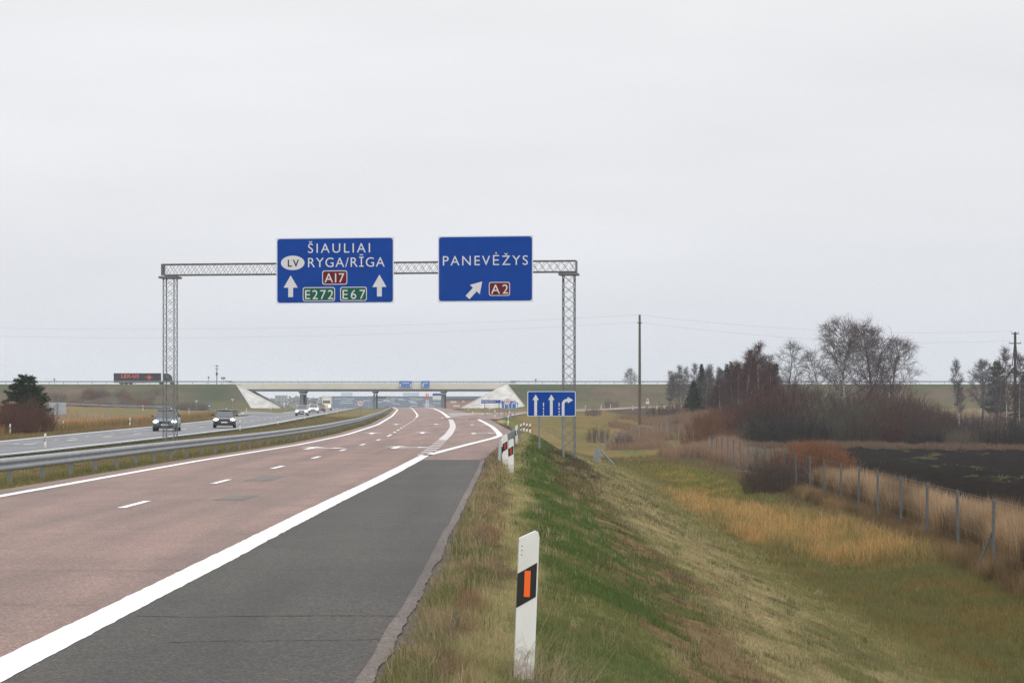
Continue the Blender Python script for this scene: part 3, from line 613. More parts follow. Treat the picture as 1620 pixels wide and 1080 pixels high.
# first gantry sign; drawn in the sign's own units then scaled
def along(px, Y0=100.9): return px
xdir = Vector((math.cos(ang), math.sin(ang), 0))
def on_beam(px):                                # point of the beam axis at this bearing
    t = (px-810)/3600; s_ = (t*GL.y-GL.x)/(xdir.x-t*xdir.y); return GL+xdir*s_
fr = Vector((math.sin(ang), -math.cos(ang), 0))
p0 = on_beam(533.3)+fr*.42
sg = thing('direction_sign', 'wide blue gantry sign reading ŠIAULIAI RYGA/RĪGA with A17, E272 and E67 badges', 'road sign', (p0.x, p0.y, 0), ang, 'blue direction signs on the gantry')
k1 = .00724
ux = lambda z: (z-1198.5)*k1
uz = lambda z: 1.8+(639-(350+z/3.951))*p0.y/3600
plate(sg, ux(832), ux(1565), uz(513), uz(102), .02, -.03, 0, M['signedge'], 'backing')
plate(sg, ux(838.5), ux(1559), uz(507), uz(108), .12, -.036, -.0305, M['blue'], 'face')
text('ŠIAULIAI', ux(1031), ux(1418), uz(197), uz(139)-uz(197), -.04, M['signw'], sg)
text('RYGA/RĪGA', ux(1031), ux(1509), uz(286), uz(228)-uz(286), -.04, M['signw'], sg)
o = MB().prism([(ux(935+74*math.cos(t)), uz(258-45*math.sin(t))) for t in np.linspace(0, 2*math.pi, 40, endpoint=False)], -.04, -.0365).build('country_oval', M['signw'], sg)
text('LV', ux(904), ux(975), uz(281), uz(239)-uz(281), -.044, M['black'], o, .02)
badge(sg, 'A17', ux(1120), ux(1276), uz(396), uz(308), ux(1135), ux(1258), uz(382), uz(326), M['red'], -.0365)
badge(sg, 'E272', ux(998), ux(1200), uz(499), uz(411), ux(1013), ux(1190), uz(486), uz(430), M['green'], -.0365)
badge(sg, 'E67', ux(1232), ux(1398), uz(499), uz(411), ux(1247), ux(1389), uz(486), uz(430), M['green'], -.0365)
for c in (922, 1476):
    MB().prism([(ux(c+a), uz(b)) for a, b in ((-15, 472), (15, 472), (15, 413), (44, 413), (0, 336), (-44, 413), (-15, 413))], -.04, -.0365).build('arrow', M['signw'], sg)
m = MB()
for x in (-1.6, 0, 1.6): m.box(x-.04, x+.04, .0, .12, uz(500), uz(115))
m.build('bracket', M['lattice'], sg)
p0 = on_beam(770.3)+fr*.42
sg = thing('direction_sign', 'blue gantry sign reading PANEVĖŽYS with a slanted arrow and red A2 badge', 'road sign', (p0.x, p0.y, 0), ang, 'blue direction signs on the gantry')
k2 = .0056; ux = lambda z: (z-761.5)*k2; uz = lambda z: 1.8+(639-(350+z/5.0625))*p0.y/3600
plate(sg, ux(385), ux(1138), uz(647), uz(117), .02, -.03, 0, M['signedge'], 'backing')
plate(sg, ux(394), ux(1130), uz(637), uz(125), .12, -.036, -.0305, M['blue'], 'face')
text('PANEVĖŽYS', ux(425), ux(1098), uz(352), uz(277)-uz(352), -.04, M['signw'], sg)
badge(sg, 'A2', ux(790), ux(957), uz(598), uz(487), ux(808), ux(943), uz(581), uz(508), M['red'], -.0365)
a45 = R(47); ca, sa = math.cos(a45), math.sin(a45); tipx, tipz = ux(737), uz(482)
def na(u, v): return (tipx-u*ca+v*sa, tipz-u*sa-v*ca)
MB().prism([na(.97*.98, -.115), na(.97*.98, .115), na(.48, .115), na(.48, .3), na(0, 0), na(.48, -.3), na(.48, -.115)][::-1], -.04, -.0365).build('arrow', M['signw'], sg)
m = MB()
for x in (-1.3, 1.3): m.box(x-.04, x+.04, .0, .12, uz(635), uz(130))
m.build('bracket', M['lattice'], sg)
# lane sign on the verge
def leg(parent, x, z0, z1, r=.04, m='zincd', y=.05): return MB().tube([(x, y, z0), (x, y, z1)], r, 8).build('post', M[m], parent)
ys = 95.; xs0 = (872.5-810)*ys/3600
sg = thing('lane_sign', 'blue lane sign on two posts with three white arrows, the right one bending', 'road sign', (xs0, ys, 0))
k3 = ys/3600/5.4; ux = lambda z: (z-283.5)*k3; uz = lambda z: 1.8+(639-(560+z/5.4))*ys/3600
plate(sg, ux(77), ux(490), uz(531), uz(317), .06, -.02, 0, M['signedge'], 'backing')
plate(sg, ux(84), ux(484), uz(525), uz(323), .05, -.026, -.0205, M['blue'], 'face')
for c in (148, 282): MB().prism([(ux(c+a), uz(b)) for a, b in ((-12, 524), (12, 524), (12, 391), (27, 391), (0, 344), (-27, 391), (-12, 391))], -.03, -.0265).build('arrow', M['signw'], sg)
def arc(cx, cz, r, a0, a1, n=8): return [(cx+r*math.cos(R(a0+(a1-a0)*k/n)), cz-r*math.sin(R(a0+(a1-a0)*k/n))) for k in range(n+1)]
out = [(371, 524)]+arc(418, 428, 47, 180, 90)+[(422, 364), (468, 392), (422, 420), (422, 404)]+arc(416, 428, 22, 90, 180)+[(394, 524)]
MB().prism([(ux(a), uz(b)) for a, b in out][::-1], -.03, -.0265).build('turn_arrow', M['signw'], sg)
m = MB()
for c in (215, 348):
    for a, b in ((414, 446), (456, 475), (486, 500), (508, 523)): m.prism([(ux(c-4), uz(b)), (ux(c+4), uz(b)), (ux(c+4), uz(a)), (ux(c-4), uz(a))], -.03, -.0265)
m.build('dashed_lines', M['signw'], sg)
for z in (180, 386): leg(sg, ux(z), tz(xs0+ux(z), ys)-.3, uz(330), .045)
# smaller signs: helper giving the world position seen under a bearing at a known distance
def bear(px, Y): return (px-810)*Y/3600
def up(py, Y): return 1.8+(639-py)*Y/3600
def disc(parent, r, z, y0, y1, m, name): return MB().prism([(r*math.cos(t), z+r*math.sin(t)) for t in np.linspace(0, 2*math.pi, 28, endpoint=False)], y0, y1).build(name, m, parent)
def speed_sign(px, py, Y, rpx, label):
    x = bear(px, Y); z = up(py, Y); r = rpx*Y/3600; s = thing('speed_sign', label, 'road sign', (x, Y, 0), 0, 'round 70 speed limit signs')
    a = disc(s, r, z, -.02, 0, M['ringred'], 'ring'); f = disc(s, r*.83, z, -.026, -.0205, M['signw'], 'face')
    text('70', -r*.46, r*.46, z-r*.3, r*.62, -.03, M['black'], f, .02); leg(s, 0, tz(x, Y)-.2, z+r*.5)
speed_sign(569.8, 638, 262, 5, 'round 70 speed sign on a post standing in the grassy median')
speed_sign(802.5, 635.6, 215, 5.2, 'round 70 speed sign in front of small blue signs near the slip road')
s = thing('sign_board', 'grey back of a rectangular road sign on one post left of the road', 'road sign', (bear(91, 190), 190, 0))
plate(s, -.72, .72, up(655, 190), up(636.5, 190), .05, -.0, .02, M['back'], 'panel'); m = MB()
for z in (up(651, 190), up(640.5, 190)): m.box(-.7, .7, -.03, -.005, z-.03, z+.03)
m.build('stiffener', M['back'], s); leg(s, 0, tz(bear(91, 190), 190)-.3, up(637.5, 190), .06, 'zincd', -.09)
# signs hung on the bridge parapet (the far-off pair)
for x0, x1, lb, ks in ((631, 652, 'wider pale blue sign hung on the bridge parapet', 2), (666, 680, 'narrower pale blue sign hung on the bridge parapet', 1)):
    Y = YB-6.5; xa, xb = bear(x0, Y), bear(x1, Y); s = thing('bridge_sign', lb, 'road sign', ((xa+xb)/2, Y, 0), 0, 'blue signs on the bridge'); h = (xb-xa)/2
    plate(s, -h, h, up(612.5, Y), up(602, Y), .1, -.05, .1, M['signedge'], 'backing'); plate(s, -h+.07, h-.07, up(612.2, Y), up(602.4, Y), .1, -.06, -.051, M['bluefar'], 'face')
    m = MB(); zc = up(606, Y)
    for k in range(5): m.box(-h*.5+k*h*.22, -h*.5+k*h*.22+h*.14, -.07, -.062, zc-.12, zc+.18)
    for k in range(ks):
        cx = (-h*.8, h*.8)[k] if ks == 2 else -h*.55
        m.prism([(cx-.12, zc-1), (cx+.12, zc-1), (cx+.12, zc-.55), (cx+.3, zc-.55), (cx, zc-.1), (cx-.3, zc-.55), (cx-.12, zc-.55)], -.07, -.062)
    m.build('legend', M['signw'], s); m = MB()
    for cx in (-h*.7, -h*.3, h*.3, h*.7): m.tube([(cx, .25, up(614.5, Y)), (cx, .1, up(604, Y))], .06, 5)
    m.build('bracket', M['zincd'], s)
# group by the slip road
Y = 300; s = thing('direction_sign', 'narrow dark blue sign reading PANEVĖŽYS before the white bridge slope', 'road sign', (bear(778.5, Y), Y, 0)); sc = Y/3600
plate(s, -17.5*sc, 17.5*sc, up(637.9, Y), up(632.3, Y), .04, -.03, 0, M['signedge'], 'backing'); plate(s, -17.2*sc, 17.2*sc, up(637.6, Y), up(632.6, Y), .04, -.04, -.031, M['blue'], 'face')
text('PANEVĖŽYS', -16*sc, 5.5*sc, up(636.5, Y), 2.6*sc, -.05, M['signw'], s, .02); text('7', 8*sc, 9.4*sc, up(636.5, Y), 2.6*sc, -.05, M['signw'], s, .02)
MB().prism([(sc*a, up(b, Y)) for a, b in ((11.5, 637.2), (12.8, 637.2), (15, 634.6), (16, 635.4), (16.2, 632.9), (13, 633), (14, 633.9))], -.05, -.041).build('arrow', M['signw'], s)
for x in (-11.5, 11): leg(s, x*sc, tz(bear(778.5, Y)+x*sc, Y)-.3, up(634, Y), .06)
Y = 245; s = thing('lane_sign', 'small light blue lane sign with three arrows behind the speed sign', 'road sign', (bear(805, Y), Y, 0)); sc = Y/3600
plate(s, -11.3*sc, 11.3*sc, up(646.3, Y), up(634, Y), .05, -.03, 0, M['signedge'], 'backing'); plate(s, -11*sc, 11*sc, up(646, Y), up(634.3, Y), .05, -.04, -.031, M['bluefar'], 'face')
m = MB()
for c in (-7, -.3): m.prism([(sc*(c+a), up(b, Y)) for a, b in ((-.6, 645.6), (.6, 645.6), (.6, 638), (1.5, 638), (0, 635.4), (-1.5, 638), (-.6, 638))], -.05, -.041)
m.prism([(sc*a, up(b, Y)) for a, b in ((4.4, 645.6), (5.6, 645.6), (5.6, 639), (6.6, 638), (8, 638), (8, 639.2), (10.2, 637.2), (8, 635.4), (8, 636.6), (6, 636.6), (4.4, 638.4))], -.05, -.041); m.build('arrow', M['signw'], s)
for x in (-7.5, 3, 9.5): leg(s, x*sc, tz(bear(805, Y)+x*sc, Y)-.3, up(636, Y), .05)
Y = 330; s = thing('arrow_sign', 'tiny blue sign at the foot of the white slope, right of the lane sign', 'road sign', (bear(818.5, Y), Y, 0)); sc = Y/3600
plate(s, -1.6*sc, 1.6*sc, up(639, Y), up(636, Y), .04, -.03, 0, M['bluefar'], 'face'); leg(s, 0, tz(bear(818.5, Y), Y)-.3, up(637, Y), .05)
MB().prism([(sc*a, up(b, Y)) for a, b in ((-1.1, 637.8), (-1.1, 637.2), (.2, 637.2), (.2, 636.6), (1.1, 637.5), (.2, 638.4), (.2, 637.8))], -.04, -.031).build('arrow', M['signw'], s)
Y = 420; s = thing('warning_sign', 'small red edged triangular sign with a plate, right of the tall pole', 'road sign', (bear(1024.5, Y), Y, 0)); sc = Y/3600
MB().prism([(-3.6*sc, up(634.5, Y)), (3.6*sc, up(634.5, Y)), (0, up(628, Y))], -.03, 0).build('border', M['ringred'], s); MB().prism([(-2.6*sc, up(634, Y)), (2.6*sc, up(634, Y)), (0, up(629.4, Y))], -.04, -.031).build('face', M['signw'], s)
MB().box(-.09, .09, -.05, -.041, up(633.6, Y), up(631.5, Y)).build('symbol', M['black'], s)
MB().box(-2.8*sc, 2.8*sc, -.03, 0, up(638.6, Y), up(635.2, Y)).build('plate', M['signw'], s); leg(s, 0, tz(bear(1024.5, Y), Y)-.3, up(631, Y), .06)
for px, py, Y, lb in ((368, 632.5, 560, 'pale give way sign seen from behind, left of the bridge slope'), (311, 635, 520, 'pale triangular sign back on the dark embankment foot')):
    s = thing('warning_sign', lb, 'road sign', (bear(px, Y), Y, 0), 0, 'triangular sign backs by the left embankment'); sc = Y/3600
    MB().prism([(0, up(py+2.4, Y)), (3*sc, up(py-2, Y)), (-3*sc, up(py-2, Y))], -.03, 0).build('panel', M['back'], s); leg(s, 0, tz(bear(px, Y), Y)-.5, up(py, Y), .06)
Y = 540; s = thing('arrow_sign', 'tiny blue sign on a post at the foot of the left embankment', 'road sign', (bear(331, Y), Y, 0)); sc = Y/3600
plate(s, -2.6*sc, 2.6*sc, up(643.5, Y), up(640, Y), .05, -.03, 0, M['bluefar'], 'face'); leg(s, 0, tz(bear(331, Y), Y)-.3, up(641, Y), .06)
MB().prism([(sc*a, up(b, Y)) for a, b in ((-1.6, 642.2), (-1.6, 641.4), (.4, 641.4), (.4, 640.6), (1.7, 641.8), (.4, 643), (.4, 642.2))], -.04, -.031).build('arrow', M['signw'], s)
# ------------------------------------------------------------------ delineator posts
def delineator(rm, wide=.12, rot=0, h=1.02, name='delineator_post'):
    """body with a slanted black band and a reflector; height h over its ground"""
    r = thing(name, '-', 'delineator'); w = wide/2; d = .038; sl = wide*.42
    top = [(-w, h-sl*.95)]+[(w*.25, h-.012), (w*.62, h), (w*.86, h-.008), (w, h-.045)]
    body = [(-w, -.25), (w, -.25)]+top[::-1]
    MB().prism(body, -d/2, d/2).build('body', M['white'], r)
    b0, b1 = h-.5, h-.27
    MB().prism([(-w-.001, b0-.02), (w*.86, b0+sl), (w*.86, b1+sl), (-w-.001, b1-.02)], -d/2-.003, d/2+.002).build('black_band', M['black'], r)
    MB().prism([(-w*.36, b0+.055), (w*.24, b0+.055), (w*.24, b1-.0), (-w*.36, b1-.0)], -d/2-.008, -d/2-.0035).build('reflector', M[rm], r)
    m = MB()
    for k in range(3): disc0 = [(-w*.72+.004*math.cos(t), h-.105-k*.03+.004*math.sin(t)) for t in np.linspace(0, 6.28, 8, endpoint=False)]; m.prism(disc0, -d/2-.002, -d/2-.0005)
    m.build('drain_holes', M['black'], r)
    return r
D0 = delineator('orange', .135, h=1.04); D0['label'] = 'white delineator with orange reflector, nearest, standing in the foreground grass'; D0['group'] = 'white delineator posts'
D0.location = (bear(828, 15.3), 15.3, tz(bear(828, 15.3), 15.3)); D0.rotation_euler = (R(.5), R(2.2), R(7))
MB().tube([(0, .02, -.1), (0, .02, .022)], [.2, .13], 12).build('foot', M['black'], D0)
DR = delineator('redrefl', .15, h=.98); DW = delineator('white', .12, h=.98)
def place(src, x, y, lb, rz=0, sc=1., tilt=0, group='white delineator posts', dz=0):
    o = copy_tree(src); o.location = (x, y, tz(x, y)+dz); o.rotation_euler = (0, tilt, rz); o.scale = (sc, 1, sc); o['label'] = lb; o['group'] = group; return o
place(DR, bear(808.5, 61.5), 61.5, 'white marker post with red reflector, in front of its neighbour at the short guard rail', 0, .96)
place(DR, bear(800.5, 66.5), 66.5, 'white marker post with red reflector, behind the nearer one at the rail end', 0, 1., R(-2))
place(DW, bear(796.8, 67.2), 67.2, 'thin white post half hidden behind the two red marker posts', R(60), .86, R(-4))
place(DW, bear(817.2, 101), 101, 'white post with black band beside the far end of the short guard rail', 0, .95)
for k, (px, Y, lb) in enumerate(((838.7, 150, 'nearest of four white posts in a row left of the lane sign'), (833.5, 159, 'second of four white posts in a row left of the lane sign'), (828.7, 166, 'third of four white posts in a row left of the lane sign'), (824, 190, 'farthest of four white posts in a row left of the lane sign'))):
    place(DR, bear(px, Y), Y, lb, 0, .78+.03*k)
for px, Y, lb in ((804, 205, 'white post below the speed sign at the slip road'), (782.7, 246, 'white post on the grass tip where the slip road leaves'), (806.7, 330, 'white post on the far side of the slip road, above the speed sign post'), (747.7, 440, 'white post on the verge left of the white bridge slope'), (741, 560, 'small white post on the verge close to the bridge'), (774.6, 520, 'small white post under the narrow blue sign'), (926, 455, 'white post on the slip road right of the lane sign'), (966, 520, 'white post below the embankment between lane sign and tall pole'), (951, 500, 'short white post beyond the slip road, left of another'), (1001.5, 470, 'white post left of the tall wooden pole')):
    place(DW, bear(px, Y), Y, lb)
place(DW, bear(71.5, 107.5), 107.5, 'white post with black band, on the median left edge nearest the viewer', 0, .8)
for px, Y, lb in ((374, 175, 'white post on the median at the front corner of the black car'), (437, 216, 'white post on the median right of the black car'), (477.7, 275, 'white post on the median below the oncoming cars'), (507, 360, 'white post on the median between the near car and the speed sign'), (520, 420, 'far white post on the median left of the speed sign'), (531, 480, 'farthest white post on the median left of the speed sign')):
    place(DW, float(x_inner(Y))+1.0, Y, lb, 0, .85)
for px, Y, lb in ((16, 158, 'white post left of the opposite road below the dark pine'), (100, 182, 'white post right of the grey sign back'), (205.5, 205, 'white post left of the blue grey car across the road'), (283, 232, 'white post behind the gantry tower by the opposite road'), (341, 262, 'white post behind the left side of the black car'), (368, 275, 'white post behind the right side of the black car')):
    place(DW, bear(px, Y), Y, lb, 0, .85)
for px, Y, lb in ((226, 362, 'white post on the loop road left of the gantry tower'), (271, 368, 'white post on the loop road seen through the gantry tower'), (299, 372, 'white post on the loop road right of the gantry tower'), (358, 430, 'white post on the loop road behind the black car'), (390, 384, 'white post where the loop road joins the opposite road'), (428.5, 480, 'white post near the foot of the left bridge slope')):
    place(DW, bear(px, Y), Y, lb, 0, .95)
for o in (DR, DW):
    for c in list(o.children): bpy.data.objects.remove(c)
    bpy.data.objects.remove(o)
# ------------------------------------------------------------------ vehicles
def loft(m, secs, mi=0):                      # secs: list of closed rings of equal length
    i0 = len(m.v); n = len(secs[0])
    for s_ in secs: m.v += [tuple(p) for p in s_]
    for k in range(len(secs)-1):
        for q in range(n):
            a, b = i0+k*n+q, i0+k*n+(q+1) % n; m.f.append((a, b, b+n, a+n)); m.m.append(mi)
    m.f.append(tuple(range(i0+n-1, i0-1, -1))); e = i0+(len(secs)-1)*n; m.f.append(tuple(range(e, e+n))); m.m += [mi, mi]
def ring(y, hw, z0, z1, e=.28, y1=None):      # rounded section
    o = []
    for a, b in ((-1, .06), (-.92, 0), (.92, 0), (1, .06), (1.02, .45), (.99, .75), (.9, .95), (.7, 1), (-.7, 1), (-.9, .95), (-.99, .75), (-1.02, .45)): o.append((hw*a, y, z0+(z1-z0)*b))
    return o
def car(label, paint, loc, rz, tall=0, roofbar=False, lamps=True):
    c = thing('car', label, 'car', loc, rz, 'oncoming cars on the opposite road')
    m = MB(); h = tall
    loft(m, [ring(-2.32, .66, .3, .56), ring(-2.24, .8, .22, .68), ring(-2.05, .86, .2, .76+h*.3), ring(-1.5, .9, .2, .86+h*.4), ring(-.95, .91, .2, .94+h*.5), ring(0, .92, .2, .97+h*.5), ring(1.2, .92, .2, 1.0+h*.5), ring(1.9, .89, .22, 1.03+h*.5), ring(2.22, .82, .28, .97+h*.5), ring(2.3, .7, .34, .8)])
    b = m.build('body', paint, c, True)
    def cab(y, hw, z): return [(-hw, y, z), (hw, y, z)]
    z0 = .94+h*.5; zt = 1.44+h
    m = MB(); A = [(-.76, -1.0, z0-.02), (.76, -1.0, z0-.02), (.6, -.28, zt-.05), (-.6, -.28, zt-.05)]; B = [(-.78, 1.75, z0+.06), (.78, 1.75, z0+.06), (.6, 1.05, zt-.06), (-.6, 1.05, zt-.06)]
    m.poly(A); m.poly([B[1], B[0], B[3], B[2]]); m.poly([(.76, -1.0, z0-.02), (.84, .2, z0+.0), (.78, 1.75, z0+.06), (.6, 1.05, zt-.06), (.63, .3, zt-.03), (.6, -.28, zt-.05)]); m.poly([(-.76, -1.0, z0-.02), (-.6, -.28, zt-.05), (-.63, .3, zt-.03), (-.6, 1.05, zt-.06), (-.78, 1.75, z0+.06), (-.84, .2, z0)])
    m.build('windows', M['glass'], c)
    m = MB(); loft(m, [[(-.6, y, z-.05), (.6, y, z-.05), (.57, y, z+.01), (.3, y, z+.035), (-.3, y, z+.035), (-.57, y, z+.01)] for y, z in ((-.34, zt-.03), (.1, zt), (.7, zt), (1.12, zt-.04))])
    for s_ in (-1, 1): m.tube([(s_*.79, -1.03, z0-.03), (s_*.615, -.3, zt-.04)], .035, 5).tube([(s_*.615, 1.06, zt-.05), (s_*.8, 1.8, z0+.05)], .05, 5).tube([(s_*.86, .3, z0), (s_*.645, .35, zt-.03)], .03, 5)
    m.build('roof', paint, c)
    for s_ in (-1, 1):
        m = MB(); loft(m, [[(s_*.66+.20*math.cos(t)*q+s_*.05*(1-q), -2.31+k*.1, .67+h*.2+.085*math.sin(t)*q) for t in np.linspace(0, 6.28, 12, endpoint=False)] for k, q in ((0, .35), (.35, .8), (1.6, 1.0))])
        m.build('headlight', M['lamp'] if lamps else M['glass'], c, True)
        m = MB().box(s_*.9, s_*1.07, -.86, -.72, z0+.02, z0+.16); m.build('mirror', paint, c)
    MB().prism(rrect(-.42, .42, .5, .68+h*.2, .06), -2.345, -2.28).build('grille', M['black'], c)
    MB().prism(rrect(-.74, .74, .25, .40, .06), -2.33, -2.2).build('bumper_intake', M['black'], c)
    MB().box(-.26, .26, -2.362, -2.347, .41, .52).build('number_plate', M['signw'], c)
    for x in (-.8, .8):
        for y in (-1.42, 1.4):
            w = MB().tube([(x-.11, y, .32), (x+.11, y, .32)], .32, 18).build('wheel', M['tyre'], c)
            MB().tube([(x-.125, y, .32), (x+.125, y, .32)], .2, 12).build('rim', M['rim'], w)
    if roofbar: MB().box(-.5, .5, .2, .35, zt+.03, zt+.1).build('roof_rack', M['black'], c)
    return c
P_ = lambda n, c, r=.25: mat(n, c, r, .3, var=0, spec=.7)
bluegrey = P_('blue_grey_paint', (.07, .09, .11)); blackp = P_('black_paint', (.02, .022, .026), .14); whitep = P_('white_paint', (.6, .6, .6)); darkred = P_('dark_red_paint', (.10, .03, .03)); silverp = P_('silver_paint', (.3, .31, .32))
def onlc(px, Y, extra=0): return (bear(px, Y), Y, float(zr(Y))-.29)
hd = lambda Y: -math.atan2(float(x_inner(Y+5)-x_inner(Y-5)), 10)*-1
def rot_at(Y): return math.atan2(-(float(x_inner(Y+6))-float(x_inner(Y-6))), 12.)
car('blue grey car with bright headlights behind the left gantry tower', bluegrey, onlc(264, 168), rot_at(168)+R(4), .12)
car('black saloon with headlights on, alone right of the gantry tower', blackp, onlc(355.5, 187), rot_at(187)+R(5), .02)
car('dark grey oncoming car with headlights on under the bridge', silverp, onlc(478, 330), rot_at(330), .05)
car('white oncoming car with headlights on, right of the dark grey one under the bridge', whitep, onlc(496, 400), rot_at(400), .08, True)
car('dark red car partly hidden behind the white oncoming car', darkred, onlc(507, 445), rot_at(445), .05, lamps=False)
Y = 500; t = thing('van', 'far pale yellow delivery van with glowing headlights beyond the oncoming cars', 'van', onlc(517, Y), rot_at(Y)); cr = mat('cream_paint', (.6, .54, .36), .4, var=.03)
MB().box(-1.0, 1.0, -.9, 3.2, .5, 3.0).build('cargo_box', whitep, t); m = MB(); loft(m, [ring(-2.2, .85, .45, 1.2), ring(-2.0, .95, .4, 1.5), ring(-1.5, .97, .4, 2.3), ring(-.95, .97, .4, 2.4)]); m.build('cab', cr, t)
MB().poly([(-.85, -2.02, 1.55), (.85, -2.02, 1.55), (.8, -1.56, 2.25), (-.8, -1.56, 2.25)]).build('windscreen', M['glass'], t)
for s_ in (-1, 1): MB().prism([(s_*.65+.17*math.cos(a), .95+.14*math.sin(a)) for a in np.linspace(0, 6.28, 12, endpoint=False)], -2.23, -2.1).build('headlight', M['lamp'], t)
for x in (-.85, .85):
    for y in (-1.4, 2.2): MB().tube([(x-.12, y, .38), (x+.12, y, .38)], .38, 16).build('wheel', M['tyre'], t)
# articulated lorry on the embankment, driving to the right
Y = YB-2.6; xt = bear(181, Y); s = thing('lorry', 'long black curtain sided lorry with red LEX-US lettering driving on the embankment', 'lorry', (xt, Y, ZB+.03)); Lr = bear(254, Y)-xt
MB().box(.05, Lr, -1.27, 1.27, .5, 3.05).build('trailer', M['truckblack'], s)
m = MB(); m.box(0, .05, -1.25, 1.25, .5, 3.0).box(.05, Lr, -1.29, 1.29, 3.05, 3.12).box(.05, Lr, -1.29, 1.29, .44, .5); m.build('trailer_frame', M['zincd'], s)
k = Lr/73.
text('LEX-US', 12.0*k, 40.0*k, 1.85, .95, -1.285, M['truckred'], s, .045)
m = MB(); cx, cz = 56.2*k, 1.95; pts = []
for q in range(16):
    rr = (1.45, .5, .95, .5)[q % 4]; a = 2*math.pi*q/16; pts.append((cx+rr*math.cos(a)*(1 if q % 8 == 0 else .85), cz+rr*math.sin(a)*.72))
m.prism(pts, -1.29, -1.272); m.build('star_emblem', M['truckred'], s)
m = MB(); m.box(5, 9.2, -1.24, -1.18, .35, .75); m.build('side_guard', M['zincd'], s)
for x in (2.0, 3.3, 4.6, Lr+.2, Lr+3.2):
    for y in (-1.05, 1.05): MB().tube([(x, y-.17, .5), (x, y+.17, .5)], .5, 16).build('wheel', M['tyre'], s)
m = MB(); loft(m, [[(x, -1.24, .55), (x, 1.24, .55), (x, 1.24, zt_), (x, 1.1, zt_+.12), (x, -1.1, zt_+.12), (x, -1.24, zt_)] for x, zt_ in ((Lr+.9, 2.9), (Lr+2.2, 2.85), (Lr+2.9, 2.3), (Lr+3.15, 1.6), (Lr+3.2, .7))]); m.build('cab', M['truckblack'], s)
MB().box(Lr+1.7, Lr+2.5, -1.26, -1.245, 1.65, 2.35).build('cab_window', M['glass'], s); MB().box(Lr-1.6, Lr-.2, -1.25, -.9, .45, .72).build('fuel_tank', M['rim'], s)
# ------------------------------------------------------------------ poles and wires
def upole(px, Y, ptop, label, m='pole', r0=.19, r1=.13, arms=()):
    x = bear(px, Y); zb = tz(x, Y); zt = up(ptop, Y); s = thing('utility_pole', label, 'pole', (x, Y, zb))
    MB().tube([(0, 0, -.5), (0, 0, zt-zb)], [r0, r1], 10).build('shaft', M[m], s); A = []
    for dz, hw in arms:
        MB().box(-hw, hw, -.05, .05, zt-zb-dz-.06, zt-zb-dz+.05).build('crossarm', M[m], s)
        for sx in (-1, 1):
            MB().tube([(sx*hw*.9, 0, zt-zb-dz+.05), (sx*hw*.9, 0, zt-zb-dz+.3)], [.07, .05], 6).build('insulator', M['signw'], s); A.append(Vector((x+sx*hw*.9, Y, zt-dz+.3)))
    return s, Vector((x, Y, zt)), A
s, p1, _ = upole(1012, 268, 498, 'tall single wooden utility pole standing among reeds right of the lane sign')
MB().tube([(0, 0, p1.z-s.location.z-.05), (0, 0, p1.z-s.location.z+.12)], .06, 6).build('insulator', M['signw'], s)
MB().box(-.28, .28, -.22, -.12, p1.z-s.location.z-1.0, p1.z-s.location.z-.9).build('crossarm', M['pole'], s)
s, p2, A2 = upole(1606, 285, 525, 'dark power pole with crossarms and brackets at the right edge', 'poled', .22, .15, ((.2, .45), (1.42, .75)))
h2 = p2.z-s.location.z
MB().tube([(-.35, 0, h2-4.2), (-.1, 0, h2-1.6)], .06, 6).tube([(.35, 0, h2-4.2), (.1, 0, h2-1.6)], .06, 6).build('brace', M['poled'], s)
MB().tube([(-.1, 0, h2-4.4), (-1.6, 0, h2-6.5)], .12, 8).build('strut', M['poled'], s)
MB().box(-.9, 1.9, -.06, .06, h2-5.2, h2-5.0).build('switch_arm', M['poled'], s)
s, p3, A3 = upole(-420, 300, 505, 'wooden utility pole far left carrying the wires', arms=((.2, .45),))
s, p4, _ = upole(343, YB+2, 577, 'thin lattice utility pole with short crossarms above the left embankment', 'poled', .12, .1, ((.3, .6), (1.2, .45)))
MB().box(-.25, .25, -.2, .2, 2.6, 3.4).build('box', M['poled'], s)
def wire(a, b, sag, lb):
    a, b = Vector(a), Vector(b); pts = []
    for k in range(33): t = k/32; p = a.lerp(b, t); p.z -= sag*4*t*(1-t); pts.append(p-a)
    w = MB().tube(pts, .007, 4).build('power_wire', M['wire'], None); w.location = a; tag(w, lb, 'wire', 'overhead wires')
wire(p1, A2[0]+Vector((0, 0, 0)), .9, 'upper thin wire running from the tall wooden pole to the right pole')
wire(p1-Vector((0, 0, .85)), A2[2], 1.0, 'lower thin wire running from the tall wooden pole to the right pole')
wire(p3, p1, 1.5, 'upper faint wire crossing the sky left of the tall wooden pole'); wire(p3-Vector((0, 0, .9)), p1-Vector((0, 0, .85)), 1.7, 'lower faint wire crossing the sky left of the tall wooden pole')
# small signs seen over the crossing road
for px, py, w_, lb in ((353, 598, 3.4, 'small dark sign board above the left embankment near the bridge'), (330, 597, 1.2, 'tiny dark sign on a post left of the thin lattice pole'), (847.5, 601, 1.3, 'tiny dark sign on a post above the right embankment'), (86, 600, 1.2, 'tiny dark sign on a post above the embankment at far left')):
    Y = YB-4.9; sc = Y/3600; s = thing('small_sign', lb, 'road sign', (bear(px, Y), Y, 0)); MB().box(-w_*sc, w_*sc, -.03, .03, up(py+1.8, Y), up(py-1.8, Y)).build('panel', M['zincd'], s); leg(s, 0, ZB, up(py, Y), .06, 'zincd', .08)
